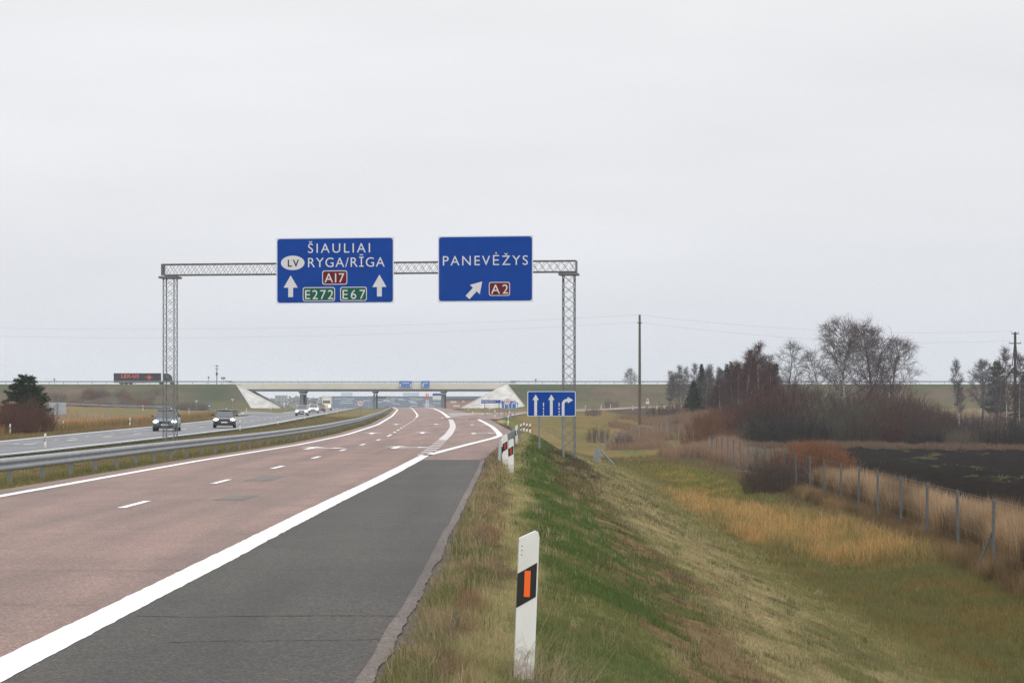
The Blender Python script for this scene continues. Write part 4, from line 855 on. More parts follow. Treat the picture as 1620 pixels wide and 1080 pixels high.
# ------------------------------------------------------------------ wire fences
def fence(pts, label, h=2.0, m='zincd', every=None, brace=(), hh=None):
    P = np.array(pts, float); r = thing('wire_fence', label, 'fence', (P[0, 0], P[0, 1], 0), 0, 'wire fences along the motorway'); me0 = None
    z = [tz(*p) for p in P]
    for k, p in enumerate(P):
        if me0 is None: o = MB().tube([(0, 0, -.6), (0, 0, h)], .045, 6).build('post', M[m], r); me0 = o.data
        else: o = bpy.data.objects.new('post', me0); COL.objects.link(o); o.parent = r
        o.location = (p[0]-P[0, 0], p[1]-P[0, 1], z[k]); o.rotation_euler = (random.uniform(-.02, .02), random.uniform(-.025, .025), 0)
    w = MB()
    for f in (.06, .2, .34, .5, .68, .86, .98): w.tube([(p[0]-P[0, 0], p[1]-P[0, 1], zz+h*f) for p, zz in zip(P, z)], .0022, 3, caps=False)
    for k in range(len(P)-1):
        n = 8
        for q in range(1, n):
            t_ = q/n; x, y = (P[k]*(1-t_)+P[k+1]*t_)-P[0]; zz = z[k]*(1-t_)+z[k+1]*t_; w.tube([(x, y, zz+.06), (x, y, zz+h*.98)], .0012, 3, caps=False)
    w.build('wire_mesh', M['zincd'], r)
    for k, dx, dy in brace:
        p = P[k]-P[0]; MB().tube([(p[0]+dx, p[1]+dy, z[k]-.2), (p[0], p[1], z[k]+h*.6)], .035, 6).build('brace', M[m], r)
    return r
random.seed(3)
YF = np.arange(40, 179, 6.); XF = np.interp(YF, [40, 57.8, 64, 81.8, 100, 128, 178], [11.6, 12.25, 12.55, 13.2, 13.75, 14.35, 15.65])
fence(list(zip(XF, YF)), 'long wire fence with steel posts running along the foot of the grassy slope', 2.05, 'fpost', brace=((3, -.5, .4), (len(YF)-1, .2, -1.6)))
fence([(15.75, 182), (15.9, 200), (16.1, 220), (16.3, 240)], 'farther stretch of wire fence continuing behind the shrubs', 1.9)
fence([(7.6+i*.98, 205+i*3.8) for i in range(10)], 'far wire fence slanting through the reeds near the tall wooden pole', 1.5, brace=((0, 1.2, .3),))
fence([(float(x_outer(y))-9.5-(y-140)*.02, y) for y in np.arange(150, 262, 6.)], 'wire fence in the dry grass beyond the opposite road at left', 1.5)
Y = 150; x = bear(945, Y); o = thing('concrete_post', 'squat grey concrete post with a slanted wooden brace below the gantry slope', 'post', (x, Y, tz(x, Y)))
MB().prism([(-.28, -.3), (.28, -.3), (.2, .95), (-.2, .95)], -.2, .2).build('block', M['zincd'], o); MB().tube([(1.1, .1, -.1), (.15, 0, .9)], .06, 6).build('brace', M['zincd'], o)
# ------------------------------------------------------------------ beyond the bridge
Y = 1300; s = thing('warehouse', 'long low blue grey warehouse with pale panels seen under the bridge', 'building', (bear(513, Y), Y, -2.2)); Lw = bear(800, Y)-bear(513, Y); hw = up(627.5, Y)+2.2
MB().box(0, Lw, 0, 70, 0, hw).build('wall', M['shed'], s); MB().box(-.4, Lw+.4, -.4, 70, hw+.003, hw+.3).build('roof', M['shed'], s)
m = MB(); rg = np.random.default_rng(4)
for k in range(55):
    a, b = rg.uniform(2, Lw-8), rg.uniform(2.5, hw-.9); m.box(a, a+rg.uniform(2.5, 4.5), -.06, -.003, b, b+.42)
tag(m.build('pale_panels', M['shedl'], s))
for a, b in ((8, 6), (44, 9)): MB().box(Lw*.0+a, a+b, 20, 30, hw+.303, hw+2.6).build('roof_unit', M['shedl'], s)
Y = 1000; s = thing('fuel_station', 'low orange red building with white panels right of the bridge pier', 'building', (bear(706, Y), Y, -2.5))
Lq = bear(790, Y)-bear(706, Y); MB().box(0, Lq, 0, 14, 0, up(629.5, Y)+2.2).build('wall', M['shedr'], s); MB().box(-1, Lq+1, -1, 15, up(629.5, Y)+2.2, up(628.3, Y)+2.5).build('roof', M['shed'], s)
for a, b, c, d in ((1.8, 4.5, 4.8, 5.6), (7, 8, 5.2, 5.8), (11, 13.2, 4.3, 4.9), (16, 17, 5.4, 6.0), (3, 6, 3.2, 3.8)): MB().box(a, b, -.1, -.003, c, d).build('white_panel', M['signw'], s)
Y = 900; s = thing('billboard', 'white board with a blue top on posts seen under the bridge', 'billboard', (bear(691.2, Y), Y, 0)); sc = Y/3600
MB().box(-6.8*sc, 6.8*sc, 0, .3, up(631.5, Y), up(625.6, Y)).build('panel', M['signw'], s); MB().box(-6.8*sc, 6.8*sc, -.05, .3, up(625.55, Y), up(622, Y)).build('top_band', M['blue'], s)
MB().box(-.25, .25, 0, .3, tz(bear(691.2, Y), Y)-.5, up(631.5, Y)).build('post', M['zincd'], s)
for px, lb in ((674.3, 'left one of two tall red and white poles under the bridge'), (677.2, 'right one of two tall red and white poles under the bridge')):
    Y = 900; s = thing('striped_pole', lb, 'pole', (bear(px, Y), Y, tz(bear(px, Y), Y)), 0, 'red and white poles'); zb = s.location.z; zt = up(622, Y)-zb
    MB().tube([(0, 0, -.5), (0, 0, zt*.72)], .22, 8).build('lower_shaft', M['signw'], s); MB().tube([(0, 0, zt*.72), (0, 0, zt)], .22, 8).build('upper_shaft', M['ringred'], s)
Y = 760; s = thing('billboard', 'dark back of a large road sign on posts beyond the left bridge slope', 'billboard', (bear(445, Y), Y, 0)); sc = Y/3600
MB().box(-10*sc, 10*sc, 0, .2, up(634.5, Y), up(625, Y)).build('panel', M['back'], s); m = MB()
for x in (-7, -2.4, 2.4, 7): m.box(x*sc-.12, x*sc+.12, -.15, -.003, tz(bear(445, Y), Y)-.5, up(626, Y))
m.build('posts_frame', M['zincd'], s)
Y = 880; s = thing('sign_gantry', 'far thin gantry with a row of small dark boxes seen under the bridge', 'gantry', (bear(600, Y), Y, 0)); sc = Y/3600
MB().box(-17*sc, 18*sc, -.1, .1, up(627.2, Y), up(626.4, Y)).build('beam', M['zinc'], s)
for x in (-17, 18): MB().box(x*sc-.15, x*sc+.15, -.15, .15, -3.5, up(626, Y)).build('post', M['zinc'], s)
for x in (-3.3, .7, 5.1, 9.7): MB().box(x*sc-.38, x*sc+.38, -.3, -.11, up(630, Y), up(627, Y)).build('signal_box', M['black'], s)
# ------------------------------------------------------------------ bare trees, conifers, shrubs
class Segs:
    def __init__(s): s.a, s.b, s.ra, s.rb = [], [], [], []
    def add(s, a, b, ra, rb): s.a.append(a); s.b.append(b); s.ra.append(ra); s.rb.append(rb)
    def poly(s, P, r0, r1):
        n = len(P)-1
        for k in range(n): s.add(P[k], P[k+1], r0+(r1-r0)*k/n, r0+(r1-r0)*(k+1)/n)
    def mesh(s, name, m, parent=None, sides=3, col=None, link=True):
        A, B = np.array(s.a), np.array(s.b); ra, rb = np.array(s.ra), np.array(s.rb); D = B-A; L_ = np.linalg.norm(D, axis=1, keepdims=True)+1e-9; D = D/L_
        ref = np.where(np.abs(D[:, 2:3]) < .8, np.array([[0, 0, 1.]]), np.array([[1., 0, 0]])); U = np.cross(D, ref); U /= np.linalg.norm(U, axis=1, keepdims=True); V_ = np.cross(D, U)
        ts = 2*np.pi*np.arange(sides)/sides; off = U[:, None]*np.cos(ts)[None, :, None]+V_[:, None]*np.sin(ts)[None, :, None]
        V = np.concatenate([A[:, None]+off*ra[:, None, None], B[:, None]+off*rb[:, None, None]], 1).reshape(-1, 3); n = len(A)
        J = np.arange(n)[:, None]*2*sides; q = np.arange(sides); F = np.stack([J+q, J+(q+1) % sides, J+sides+(q+1) % sides, J+sides+q], -1).reshape(-1, 4)
        c = None if col is None else np.repeat(np.array(col(A, B)), 2*sides, axis=0)
        return fast(name, V, F, m, c, parent, link=link)
def wander(rg, p, d, L_, n, bend=.12, grav=0.):
    P = [np.array(p, float)]; d = np.array(d, float); d /= np.linalg.norm(d)
    for k in range(n):
        d = d+rg.normal(0, bend, 3)+np.array([0, 0, grav]); d /= np.linalg.norm(d); P.append(P[-1]+d*L_/n)
    return P
def bare_tree(seed, h, base, spread, nl, r0, up_, droop, nsub, ntw, twl, lean=(0, 0), stems=1, tw_r=.012, fan=.25):
    """returns (trunk Segs, crown Segs)"""
    rg = np.random.default_rng(seed); T, C = Segs(), Segs()
    for st in range(stems):
        hh = h*(1 if st == 0 else rg.uniform(.7, .95)); a = rg.uniform(0, 6.28); d0 = np.array([lean[0]+(fan*math.cos(a) if stems > 1 else 0), lean[1]+(fan*math.sin(a) if stems > 1 else 0), 1.])
        tr = wander(rg, (rg.uniform(-.2, .2)*(stems > 1), rg.uniform(-.2, .2)*(stems > 1), -.3), d0, hh+.3, 12, .035, .02); T.poly(tr, r0, .02); tr = np.array(tr)
        for k in range(nl):
            t = base+(1-base)*((k+rg.uniform(0, 1))/nl)**.9; f = t*12; i = min(int(f), 11); p = tr[i]*(1-(f-i))+tr[i+1]*(f-i)
            az = k*2.4+rg.uniform(-.5, .5); el = rg.normal(up_, .15); q = (t-base)/(1-base); L_ = spread*(1-q)**.75*(.55+.45*min(1, q*3.5))*rg.uniform(.75, 1.15)+.35
            lm = wander(rg, p, (math.cos(az)*math.cos(el), math.sin(az)*math.cos(el), math.sin(el)), L_, 5, .13, .03); rl_ = max(.014, r0*.34*(1-t*.75)); C.poly(lm, rl_, .012); lm = np.array(lm)
            for s_ in range(max(3, int(nsub*min(1, .35+L_/spread)))):
                u = rg.uniform(.25, 1)*5; i = min(int(u), 4); p = lm[i]*(1-(u-i))+lm[i+1]*(u-i); dv = lm[min(i+1, 5)]-lm[i]; dv = dv/np.linalg.norm(dv)+rg.normal(0, .55, 3); dv[2] += .15
                sb = wander(rg, p, dv, L_*rg.uniform(.2, .42)+.25, 3, .16, -droop*.3); C.poly(sb, tw_r*1.3, tw_r*.8); sb = np.array(sb)
                for w_ in range(ntw):
                    u = rg.uniform(.2, 1)*3; i = min(int(u), 2); p = sb[i]*(1-(u-i))+sb[i+1]*(u-i); dv = sb[i+1]-sb[i]; dv = dv/np.linalg.norm(dv)+rg.normal(0, .6, 3)
                    C.poly(wander(rg, p, dv, twl*rg.uniform(.5, 1.2), 2, .15, -droop), tw_r*.8, tw_r*.45)
    return T, C
def tw_col(c, v=.2, top=None):
    def f(A, B):
        g = np.random.default_rng(1).uniform(1-v, 1+v, (len(A), 1)); return np.array(c)*g
    return f
def tree_thing(name, label, cat, x, y, T, C, tm, ccol, group='trees and shrubs beyond the field', rz=0, sc=1, dz=0):
    r = thing(name, label, cat, (x, y, tz(x, y)+dz), rz, group); r.scale = (sc, sc, sc)
    T.mesh('trunk', tm, r, 7); C.mesh('crown', M['twig'], r, 3, tw_col(ccol)); return r
RED, PURP, GREYT, BRN = (.085, .046, .042), (.11, .084, .084), (.12, .11, .11), (.12, .075, .045)
# the wide birch over the thicket, with its slimmer white neighbour
T, C = bare_tree(11, 12.2, .2, 6.6, 54, .26, .70, .10, 12, 10, 1.0, tw_r=.0125)
tree_thing('birch_tree', 'tallest and widest bare birch, spreading over the dark thicket', 'tree', bear(1380, 268), 268, T, C, M['barkd'], PURP)
T, C = bare_tree(12, 12.2, .24, 5.8, 44, .2, .72, .12, 11, 9, 1.0, (-.03, 0), tw_r=.0135)
tree_thing('birch_tree', 'white stemmed bare birch leaning against the left side of the widest birch', 'tree', bear(1336, 262), 262, T, C, M['bark'], PURP)
T, C = bare_tree(13, 11.0, .22, 4.8, 38, .16, .65, .12, 10, 9, 1.0, (.05, 0), tw_r=.0135)
tree_thing('birch_tree', 'lower bare birch filling the right flank of the widest birch', 'tree', bear(1404, 272), 272, T, C, M['barkd'], PURP)
T, C = bare_tree(14, 9, .25, 3.8, 28, .13, .6, .15, 7, 7, .9, (-.16, 0), tw_r=.012)
tree_thing('birch_tree', 'leaning pale birch with open branches left of the white stemmed birch', 'tree', bear(1316, 258), 258, T, C, M['bark'], PURP)
# slender birches of the left clump and the right edge
PB = [bare_tree(20+k, 11, .30, 1.9, 34, .1, .95, .06, 8, 8, .75, tw_r=.0155) for k in range(4)]
BM = [(T.mesh('trunk', M['bark'], None, 6, link=False), [C.mesh('crown', M['twig'], None, 3, tw_col(c), link=False) for c in (RED, GREYT, PURP)]) for T, C in PB]
def birch(px, Y, ptop, v, c, label, wide=1.):
    x = bear(px, Y); z = tz(x, Y); s = (up(ptop, Y)-z)/11.3; r = thing('birch_tree', label, 'tree', (x, Y, z), px*1.7, 'slender bare birches'); r.scale = (s*wide, s*wide, s)
    for n, src in (('trunk', BM[v][0]), ('crown', BM[v][1][c])): o = bpy.data.objects.new(n, src.data); COL.objects.link(o); o.parent = r
for q in ((1180, 262, 553, 0, 0, 'red brown birch with forked white stem left of the clump centre'), (1198, 268, 543, 1, 0, 'tallest wispy birch of the left clump'), (1208.7, 236, 594, 2, 0, 'white stemmed young birch at the front of the left clump', .8), (1215, 262, 575, 3, 0, 'red brown birch just right of the tallest wispy birch'), (1188, 272, 556, 2, 0, 'red brown birch close behind the forked one', 1.2), (1170, 280, 572, 1, 0, 'red brown birch on the left flank of the clump centre', 1.2), (1206, 280, 562, 0, 2, 'purple grey birch behind the tallest wispy birch', 1.2), (1225, 276, 588, 1, 0, 'low red brown birch at the right flank of the clump'),
          (1165, 288, 590, 2, 0, 'low red brown birch at the left foot of the clump centre', 1.7), (1176, 292, 578, 3, 0, 'broad red brown birch filling the clump centre left', 1.7), (1194, 296, 572, 0, 0, 'broad red brown birch filling the clump centre', 1.8), (1212, 294, 574, 2, 0, 'broad red brown birch filling the clump centre right', 1.7), (1232, 290, 596, 3, 2, 'low purple birch between the clump and the rounded grey tree', 1.8), (1186, 256, 612, 1, 0, 'short red brown birch at the front foot of the forked one', 1.7), (1222, 258, 612, 0, 0, 'short red brown birch at the front right of the clump', 1.7), (1140, 300, 600, 2, 0, 'short red brown birch below the two pines', 1.8), (1126, 296, 612, 3, 0, 'short red brown birch right of the small bushy spruce', 1.7), (1262, 290, 606, 1, 2, 'short purple birch right of the rounded grey tree', 1.8),
          (1072, 345, 590, 2, 1, 'thin grey back row birch, far left behind the small spruce', 1.35), (1106, 342, 584, 0, 1, 'thin grey back row birch, behind the pointed spruce', 1.35), (1128, 340, 588, 3, 1, 'thin grey back row birch, between pointed spruce and pines', 1.35), (1141, 338, 585, 1, 1, 'thin grey back row birch, close left of the pines', 1.35), (1153, 345, 584, 2, 1, 'thin grey back row birch, behind the pines', 1.35), (1166, 335, 583, 0, 1, 'thin grey back row birch, just right of the pines', 1.35), (1184, 330, 575, 1, 1, 'thin grey back row birch, behind the forked birch', 1.35), (1059, 350, 594, 3, 1, 'thin grey back row birch, at the far left edge', 1.35),
          (1064, 330, 587, 0, 1, 'leftmost thin grey birch at the edge of the clump', .8), (1077.6, 325, 579, 1, 1, 'second thin grey birch from the left of the clump', .8), (1088, 335, 582, 2, 1, 'third thin grey birch from the left, above the small spruce', .9), (1101, 330, 576, 3, 1, 'grey birch left of the pointed dark spruce', .9), (1117, 310, 577, 0, 1, 'pale stemmed grey birch right of the pointed dark spruce', .9), (1125, 312, 584, 1, 1, 'grey birch between the pointed spruce and the pines', .9), (1134, 318, 582, 2, 1, 'grey birch left of the two pines', .9), (1146, 312, 586, 3, 1, 'grey birch in front of the two pines'), (1160, 320, 582, 1, 2, 'grey birch right of the two pines', 1.1),
          (1519, 240, 571, 3, 1, 'lone slender white birch in front of the far field', .75), (1579.5, 246, 598, 0, 1, 'short white birch left of the right power pole', .8), (1593, 262, 552, 2, 2, 'tall thin birch just left of the right power pole', .9), (1614, 264, 562, 1, 2, 'thin birch behind the right power pole', .9)): birch(*q[:6], *(q[6:] or ()))
# round leafless trees
def crownball(seed, h, spread): return bare_tree(seed, h, .22, spread, 34, .16, .55, -.02, 9, 7, .8, tw_r=.014)
T, C = crownball(41, 10.5, 3.6); tree_thing('bare_tree', 'rounded grey leafless tree at the right end of the left clump', 'tree', bear(1246, 305), 305, T, C, M['barkd'], GREYT)
T, C = bare_tree(42, 9.5, .16, 4.2, 44, .2, .75, -.02, 10, 8, .8, tw_r=.02); tree_thing('bare_tree', 'fan shaped grey leafless tree against the sky by the far embankment', 'tree', bear(1554, 440), 440, T, C, M['barkd'], GREYT, sc=1.2)
T, C = crownball(43, 6.5, 2.4); tree_thing('bare_tree', 'small leafless tree peeping over the right embankment near the tall pole', 'tree', bear(998, 690), 690, T, C, M['barkd'], GREYT, dz=5.5)
def conifer(name, label, px, Y, ptop, Rr, seed, col, pine=False, dense=1., zs=None, base=.04):
    x = bear(px, Y); z = tz(x, Y); h = up(ptop, Y)-z; rg = np.random.default_rng(seed); r = thing(name, label, 'tree', (x, Y, z), 0, 'evergreen trees')
    MB().tube([(0, 0, -.3), (0, 0, h*.96)], [.09+h*.01, .02], 7).build('trunk', M['barkd'], r); V = []; Cc = []
    nw = int(26*dense) if not pine else int(15*dense)
    for w_ in range(nw):
        n = 9 if not pine else 6
        for b in range(n):
            t = base+(1-base)*(w_+rg.uniform(0, 1.6))/(nw+.8); az = b*6.28/n+rg.uniform(-.4, .4)+w_; L_ = (Rr*(1-t)**.85*rg.uniform(.7, 1.15)+.12) if not pine else Rr*(1-t)**.6*rg.uniform(.5, 1.12)+.25
            el = (-.22+.5*t) if not pine else rg.uniform(.0, .6); d = np.array([math.cos(az)*math.cos(el), math.sin(az)*math.cos(el), math.sin(el)])
            o = np.array([0, 0, t*h*.98]); m_ = max(4, int(L_*9*dense))
            for k in range(m_):
                u = (k+rg.uniform(0, 1))/m_; u = u if not pine else .2+.8*u; c = o+d*L_*u+np.array([0, 0, -.10*u*u*L_]); tn = 5 if not pine else 7
                for j in range(tn):
                    e = d*rg.uniform(.2, .9)+rg.normal(0, .55 if not pine else .8, 3)+np.array([0, 0, -.1 if not pine else .25]); e /= np.linalg.norm(e); l = rg.uniform(.14, .34)*(1.15 if pine else 1.)*(.6+.05*h); s_ = np.cross(e, rg.normal(0, 1, 3)); s_ /= np.linalg.norm(s_)
                    V += [c-s_*l*.17, c+s_*l*.17, c+e*l]; g = rg.uniform(.65, 1.3); Cc += [np.array(col)*g]*3
    V = np.array(V); fast('crown', V, np.arange(len(V)).reshape(-1, 3), M['twig'], np.array(Cc), r); return r
GRN, DGR = (.03, .048, .022), (.024, .042, .028)
conifer('spruce_tree', 'small bushy dark green spruce at the left front of the clump', 1097, 290, 602, 1.75, 51, DGR)
conifer('spruce_tree', 'pointed dark spruce among the grey birches of the left clump', 1110, 322, 575, 1.5, 52, DGR)
conifer('pine_tree', 'left one of two dark pines rising behind the left clump', 1150, 318, 574, 1.5, 53, DGR, dense=.9)
conifer('pine_tree', 'right one of two dark pines rising behind the left clump', 1157, 322, 570, 1.6, 54, DGR, dense=.9)
conifer('spruce_tree', 'dark narrow spruce hidden behind the tallest wispy birch', 1190, 300, 562, 1.5, 55, DGR)
conifer('spruce_tree', 'dark narrow spruce beside the rounded grey tree', 1227, 300, 573, 1.3, 56, DGR)
conifer('pine_tree', 'dark pine beside the fan shaped leafless tree', 1577, 440, 570, 3.3, 57, GRN, True, 1.6, base=.15)
conifer('pine_tree', 'dark evergreen at the right picture edge behind the power pole', 1622, 420, 590, 3.0, 58, GRN, True, 1.6, base=.1)
conifer('pine_tree', 'bushy dark green pine standing left of the grey sign back', 40, 176, 593, 2.5, 59, (.026, .045, .02), True, 1.7, base=.08)
# shrubs: many thin stems
def shrub_mesh(seed, h, w, n, c, r=.012):
    rg = np.random.default_rng(seed); Sg = Segs()
    for k in range(n):
        a = rg.uniform(0, 6.28); b = rg.uniform(0, 1)**.5*w*.42; p = np.array([b*math.cos(a), b*math.sin(a), -.1]); d = np.array([math.cos(a)*.35*b/w*2+rg.normal(0, .16), math.sin(a)*.35*b/w*2+rg.normal(0, .16), 1.])
        hh = h*(1-.5*(b/(w*.5))**2)*rg.uniform(.6, 1.08); st = wander(rg, p, d, hh, 4, .08, .0); Sg.poly(st, r*1.2, r*.5); st = np.array(st)
        for q in range(9):
            u = rg.uniform(.3, 1)*4; i = min(int(u), 3); pp = st[i]*(1-(u-i))+st[i+1]*(u-i); Sg.poly(wander(rg, pp, (st[i+1]-st[i])/np.linalg.norm(st[i+1]-st[i])+rg.normal(0, .38, 3), hh*rg.uniform(.12, .3), 2, .1, .02), r*.6, r*.35)
    f = tw_col(c, .3); return Sg.mesh('shrub', M['twig'], None, 3, f, link=False).data
SH = {'red': [shrub_mesh(60+k, 3.6, 4.6, 150, (.088, .044, .036), .016) for k in range(3)], 'dark': [shrub_mesh(64+k, 3.4, 4.8, 150, (.066, .052, .044), .016) for k in range(3)], 'orange': [shrub_mesh(68+k, 3.0, 4.2, 150, (.15, .07, .035), .016) for k in range(2)],
      'grey': [shrub_mesh(72, 2.0, 3.0, 120, (.125, .095, .082), .012)], 'rust': [shrub_mesh(74, 1.9, 2.6, 260, (.185, .085, .042), .012)], 'brown': [shrub_mesh(79, 2.7, 3.2, 170, (.085, .06, .05), .011)], 'olive': [shrub_mesh(80, 3.4, 4.6, 150, (.078, .078, .055), .014)], 'pale': [shrub_mesh(81, 3.2, 4.2, 120, (.15, .115, .09), .013)], 'black': [shrub_mesh(82, 3.4, 4.6, 160, (.04, .034, .031), .016)], 'leftred': [shrub_mesh(76, 3.0, 4.4, 260, (.105, .052, .04), .012)]}
rs = np.random.default_rng(77)
def shrub(kind, x, y, s, label, group='shrubs of the thicket', v=None, sz=1.):
    me = SH[kind][(v if v is not None else rs.integers(0, 9)) % len(SH[kind])]; o = bpy.data.objects.new('shrub', me); COL.objects.link(o); o.location = (x, y, tz(x, y)-.05); o.rotation_euler = (0, 0, rs.uniform(0, 6)); o.scale = (s, s, s*sz); return tag(o, label, 'shrub', group)
LB = {'olive': 'greenish grey leafless shrub in the thicket behind the ploughed field', 'pale': 'pale straw coloured shrub in the thicket behind the ploughed field', 'black': 'blackish leafless shrub in the thicket behind the ploughed field', 'red': 'dark red leafless shrub in the thicket behind the ploughed field', 'dark': 'dark brown leafless shrub in the thicket behind the ploughed field', 'orange': 'orange brown leafless shrub at the left of the thicket'}
for row, Y in enumerate((219, 226, 234, 243, 254, 267)):
    for px in np.arange(1108, 1660, 30):
        px = px+rs.uniform(-9, 9)+row*7; y = Y+rs.uniform(-2.5, 2.5)
        kind = 'orange' if px < 1165+rs.uniform(-25, 40) else ('dark' if (row < 2 and rs.random() < .72) else 'red')
        u_ = rs.random()
        if kind != 'orange': kind = 'black' if u_ < .18 else 'olive' if u_ < .34 else 'pale' if u_ < .42 and row < 3 else kind
        if px > 1480 and row > 1 and rs.random() < .55: continue
        hmul = (.9 if px < 1200 else 1.28 if px < 1470 else .85)
        shrub(kind, bear(px, y), y, rs.uniform(.68, 1.2)*hmul*(.8 if row == 0 else 1.05),  LB[kind], 'shrubs of the thicket '+{'red': 'with red twigs', 'dark': 'with brown twigs', 'orange': 'with orange twigs', 'olive': 'with greenish twigs', 'pale': 'with pale twigs', 'black': 'with blackish twigs'}[kind])
for px, Y, k, s_, lb in ((946, 222, 'grey', .9, 'dark bare shrub between lane sign and tall pole'), (984, 214, 'grey', .75, 'low grey shrub left of the tall wooden pole'), (1040, 290, 'grey', 1.2, 'low purple shrub right of the tall wooden pole'), (1062, 292, 'grey', 1.15, 'low purple shrub left of the small spruce'), (938, 330, 'grey', .8, 'small far shrub on the embankment foot right of the lane sign'), (967, 560, 'grey', 1.4, 'dark upright shrub on the embankment slope left of the tall pole'),
                          (1222, 112, 'brown', .86, 'brown bare shrub around the corner post of the long fence'), (1204, 114, 'brown', .62, 'small brown shrub left of the corner post of the long fence'), (1246, 115, 'brown', .78, 'brown bare shrub right beside the corner post of the long fence'), (1272, 131, 'rust', 1.3, 'rust coloured shrub at the left end of the ploughed field'), (1295, 146, 'rust', 1.2, 'rust coloured shrub nearest the ploughed field edge'), (1264, 121, 'rust', 1.2, 'rust coloured shrub at the fence just right of its corner post'), (1279, 122, 'rust', 1.25, 'rust coloured shrub behind the fence in the middle of the rust patch'), (1295, 123, 'rust', 1.2, 'rust coloured shrub behind the fence at the right of the rust patch'), (1310, 127, 'rust', 1.15, 'farthest right rust coloured shrub against the black soil'),
                          (1192, 158, 'grey', .7, 'pale grey scrub behind the middle of the long fence'), (1165, 165, 'grey', .65, 'pale grey scrub near the far end of the long fence'), (1100, 200, 'orange', .7, 'orange brown shrub left of the far fence end'),
                          (1252, 296, 'red', 1.3, 'red brown shrub right of the left clump below the rounded grey tree'), (1272, 300, 'dark', 1.35, 'dark shrub between the left clump and the widest birch'), (1292, 290, 'red', 1.3, 'red shrub at the left foot of the leaning pale birch'), (1140, 306, 'dark', 1.2, 'dark shrub below the two pines'), (1120, 302, 'grey', 1.7, 'grey shrub right of the small bushy spruce'), (1078, 310, 'grey', 1.5, 'grey shrub left of the small bushy spruce'), (1360, 330, 'dark', 1.1, 'far brown shrub under the widest birch'), (1480, 400, 'grey', 2.2, 'far dark shrub by the pale reed strip'), (1450, 420, 'grey', 2.0, 'far purple shrub by the pale reed strip')):
    shrub(k, bear(px, Y), Y, s_, lb, 'single shrubs')
for px, Y, s_, lb in ((22, 160, .82, 'red brown leafless shrub at far left below the pine'), (46, 164, .88, 'red brown leafless shrub in front of the pine'), (4, 166, .8, 'low red shrub at the left picture edge'), (60, 172, .6, 'red brown shrub between the pine and the sign back')): shrub('leftred', bear(px, Y), Y, s_, lb, 'shrubs at the left pine')
rs2 = np.random.default_rng(5)
for k in range(48):
    px = rs2.uniform(82, 258); Y = rs2.uniform(604, 628); shrub(('grey', 'pale', 'rust')[k % 3], bear(px, Y), Y, rs2.uniform(.8, 1.5)*(.7 if k % 3 == 1 else 1.1), 'dry brown scrub on the left embankment below the lorry', 'scrub on the left embankment')
for k in range(14):
    px = rs2.choice([rs2.uniform(255, 330), rs2.uniform(1240, 1480)]); Y = rs2.uniform(600, 620); shrub('grey', bear(px, Y), Y, rs2.uniform(.9, 1.5), ('dry brown scrub at the embankment foot right of the gantry tower' if px < 600 else 'dry brown scrub on the far right embankment'), 'scrub on the embankment '+('left' if px < 600 else 'right'))
# far wood on the horizon
rg = np.random.default_rng(9); V = []
for k in range(12000):
    x = rg.uniform(-420, 160); y = rg.uniform(1800, 1990); hh = 3+8*fbm(np.array([x/60.]), np.array([y/300.]), 61)[0]; z = -2+hh*rg.uniform(0, 1)**.8; c = np.array([x, y, z]); s_ = rg.uniform(.8, 2.0)
    V += [c+rg.normal(0, s_, 3)*np.array([1, .4, .6]) for j in range(3)]
tag(fast('far_wood', np.array(V), np.arange(len(V)).reshape(-1, 3), M['twig'], np.tile((.07, .07, .06), (len(V), 1))), 'blue hazy far wood on the horizon under the bridge', 'wood', kind='stuff')
# ------------------------------------------------------------------ grass, weeds, reeds
def blades(name, X, Y, h, w, col, lean, rg, label, cat, tip=1.25, segs=2, parent=None, lf=None):
    n = len(X); Z = terrain(X, Y)+roughness_of_ground(X, Y)-.012; az = rg.uniform(0, 2*np.pi, n); la = rg.uniform(0, 2*np.pi, n); ln = np.abs(rg.normal(0, lean, n))*h
    sx, sy = np.cos(az)*w/2, np.sin(az)*w/2; ox, oy = np.cos(la)*ln, np.sin(la)*ln
    b0 = np.c_[X-sx, Y-sy, Z]; b1 = np.c_[X+sx, Y+sy, Z]; m0 = np.c_[X-sx*.75+ox*.35, Y-sy*.75+oy*.35, Z+h*.6]; m1 = np.c_[X+sx*.75+ox*.35, Y+sy*.75+oy*.35, Z+h*.6]; tp = np.c_[X+ox, Y+oy, Z+np.sqrt(np.maximum(h*h-ln*ln*.6, (.3*h)**2))]
    V = np.stack([b0, b1, m1, m0, tp], 1).reshape(-1, 3); J = np.arange(n)[:, None]*5; F = np.concatenate([J+np.array([[0, 1, 2]]), J+np.array([[0, 2, 3]]), J+np.array([[3, 2, 4]])], 1).reshape(-1, 3)
    C = np.repeat(col, 5, axis=0)*np.tile(np.array([.92, .92, 1, 1, tip]), n)[:, None]
    return tag(fast(name, V, F, M['blade'], np.clip(C, 0, 1)), label, cat, kind='stuff')
rg = np.random.default_rng(21)
def vary(c, v=.22, hue=.12): return c*rg.uniform(1-v, 1+v, (len(c), 1))*np.c_[rg.uniform(1-hue, 1+hue, len(c)), np.ones(len(c)), rg.uniform(1-hue, 1+hue, len(c))]
def zone_verge(n, y0, y1):
    Y = y0*(y1/y0)**rg.uniform(0, 1, n); X = rg.uniform(-1.2, .245*Y+.3, n)
    d = X-x_edge(Y)-.2; fx = 12.0+(Y-57)*.0305; k = (d > -.03+.4*rg.uniform(0, 1, n)**2) & (X < fx); return X[k], Y[k]
X, Y = zone_verge(560000, 13.2, 62.); d = X-x_edge(Y)-.2; c = gcol(X, Y); nn = fbm(X*1.2, Y*.5, 81); ns = fbm(X*5, Y*3, 83)
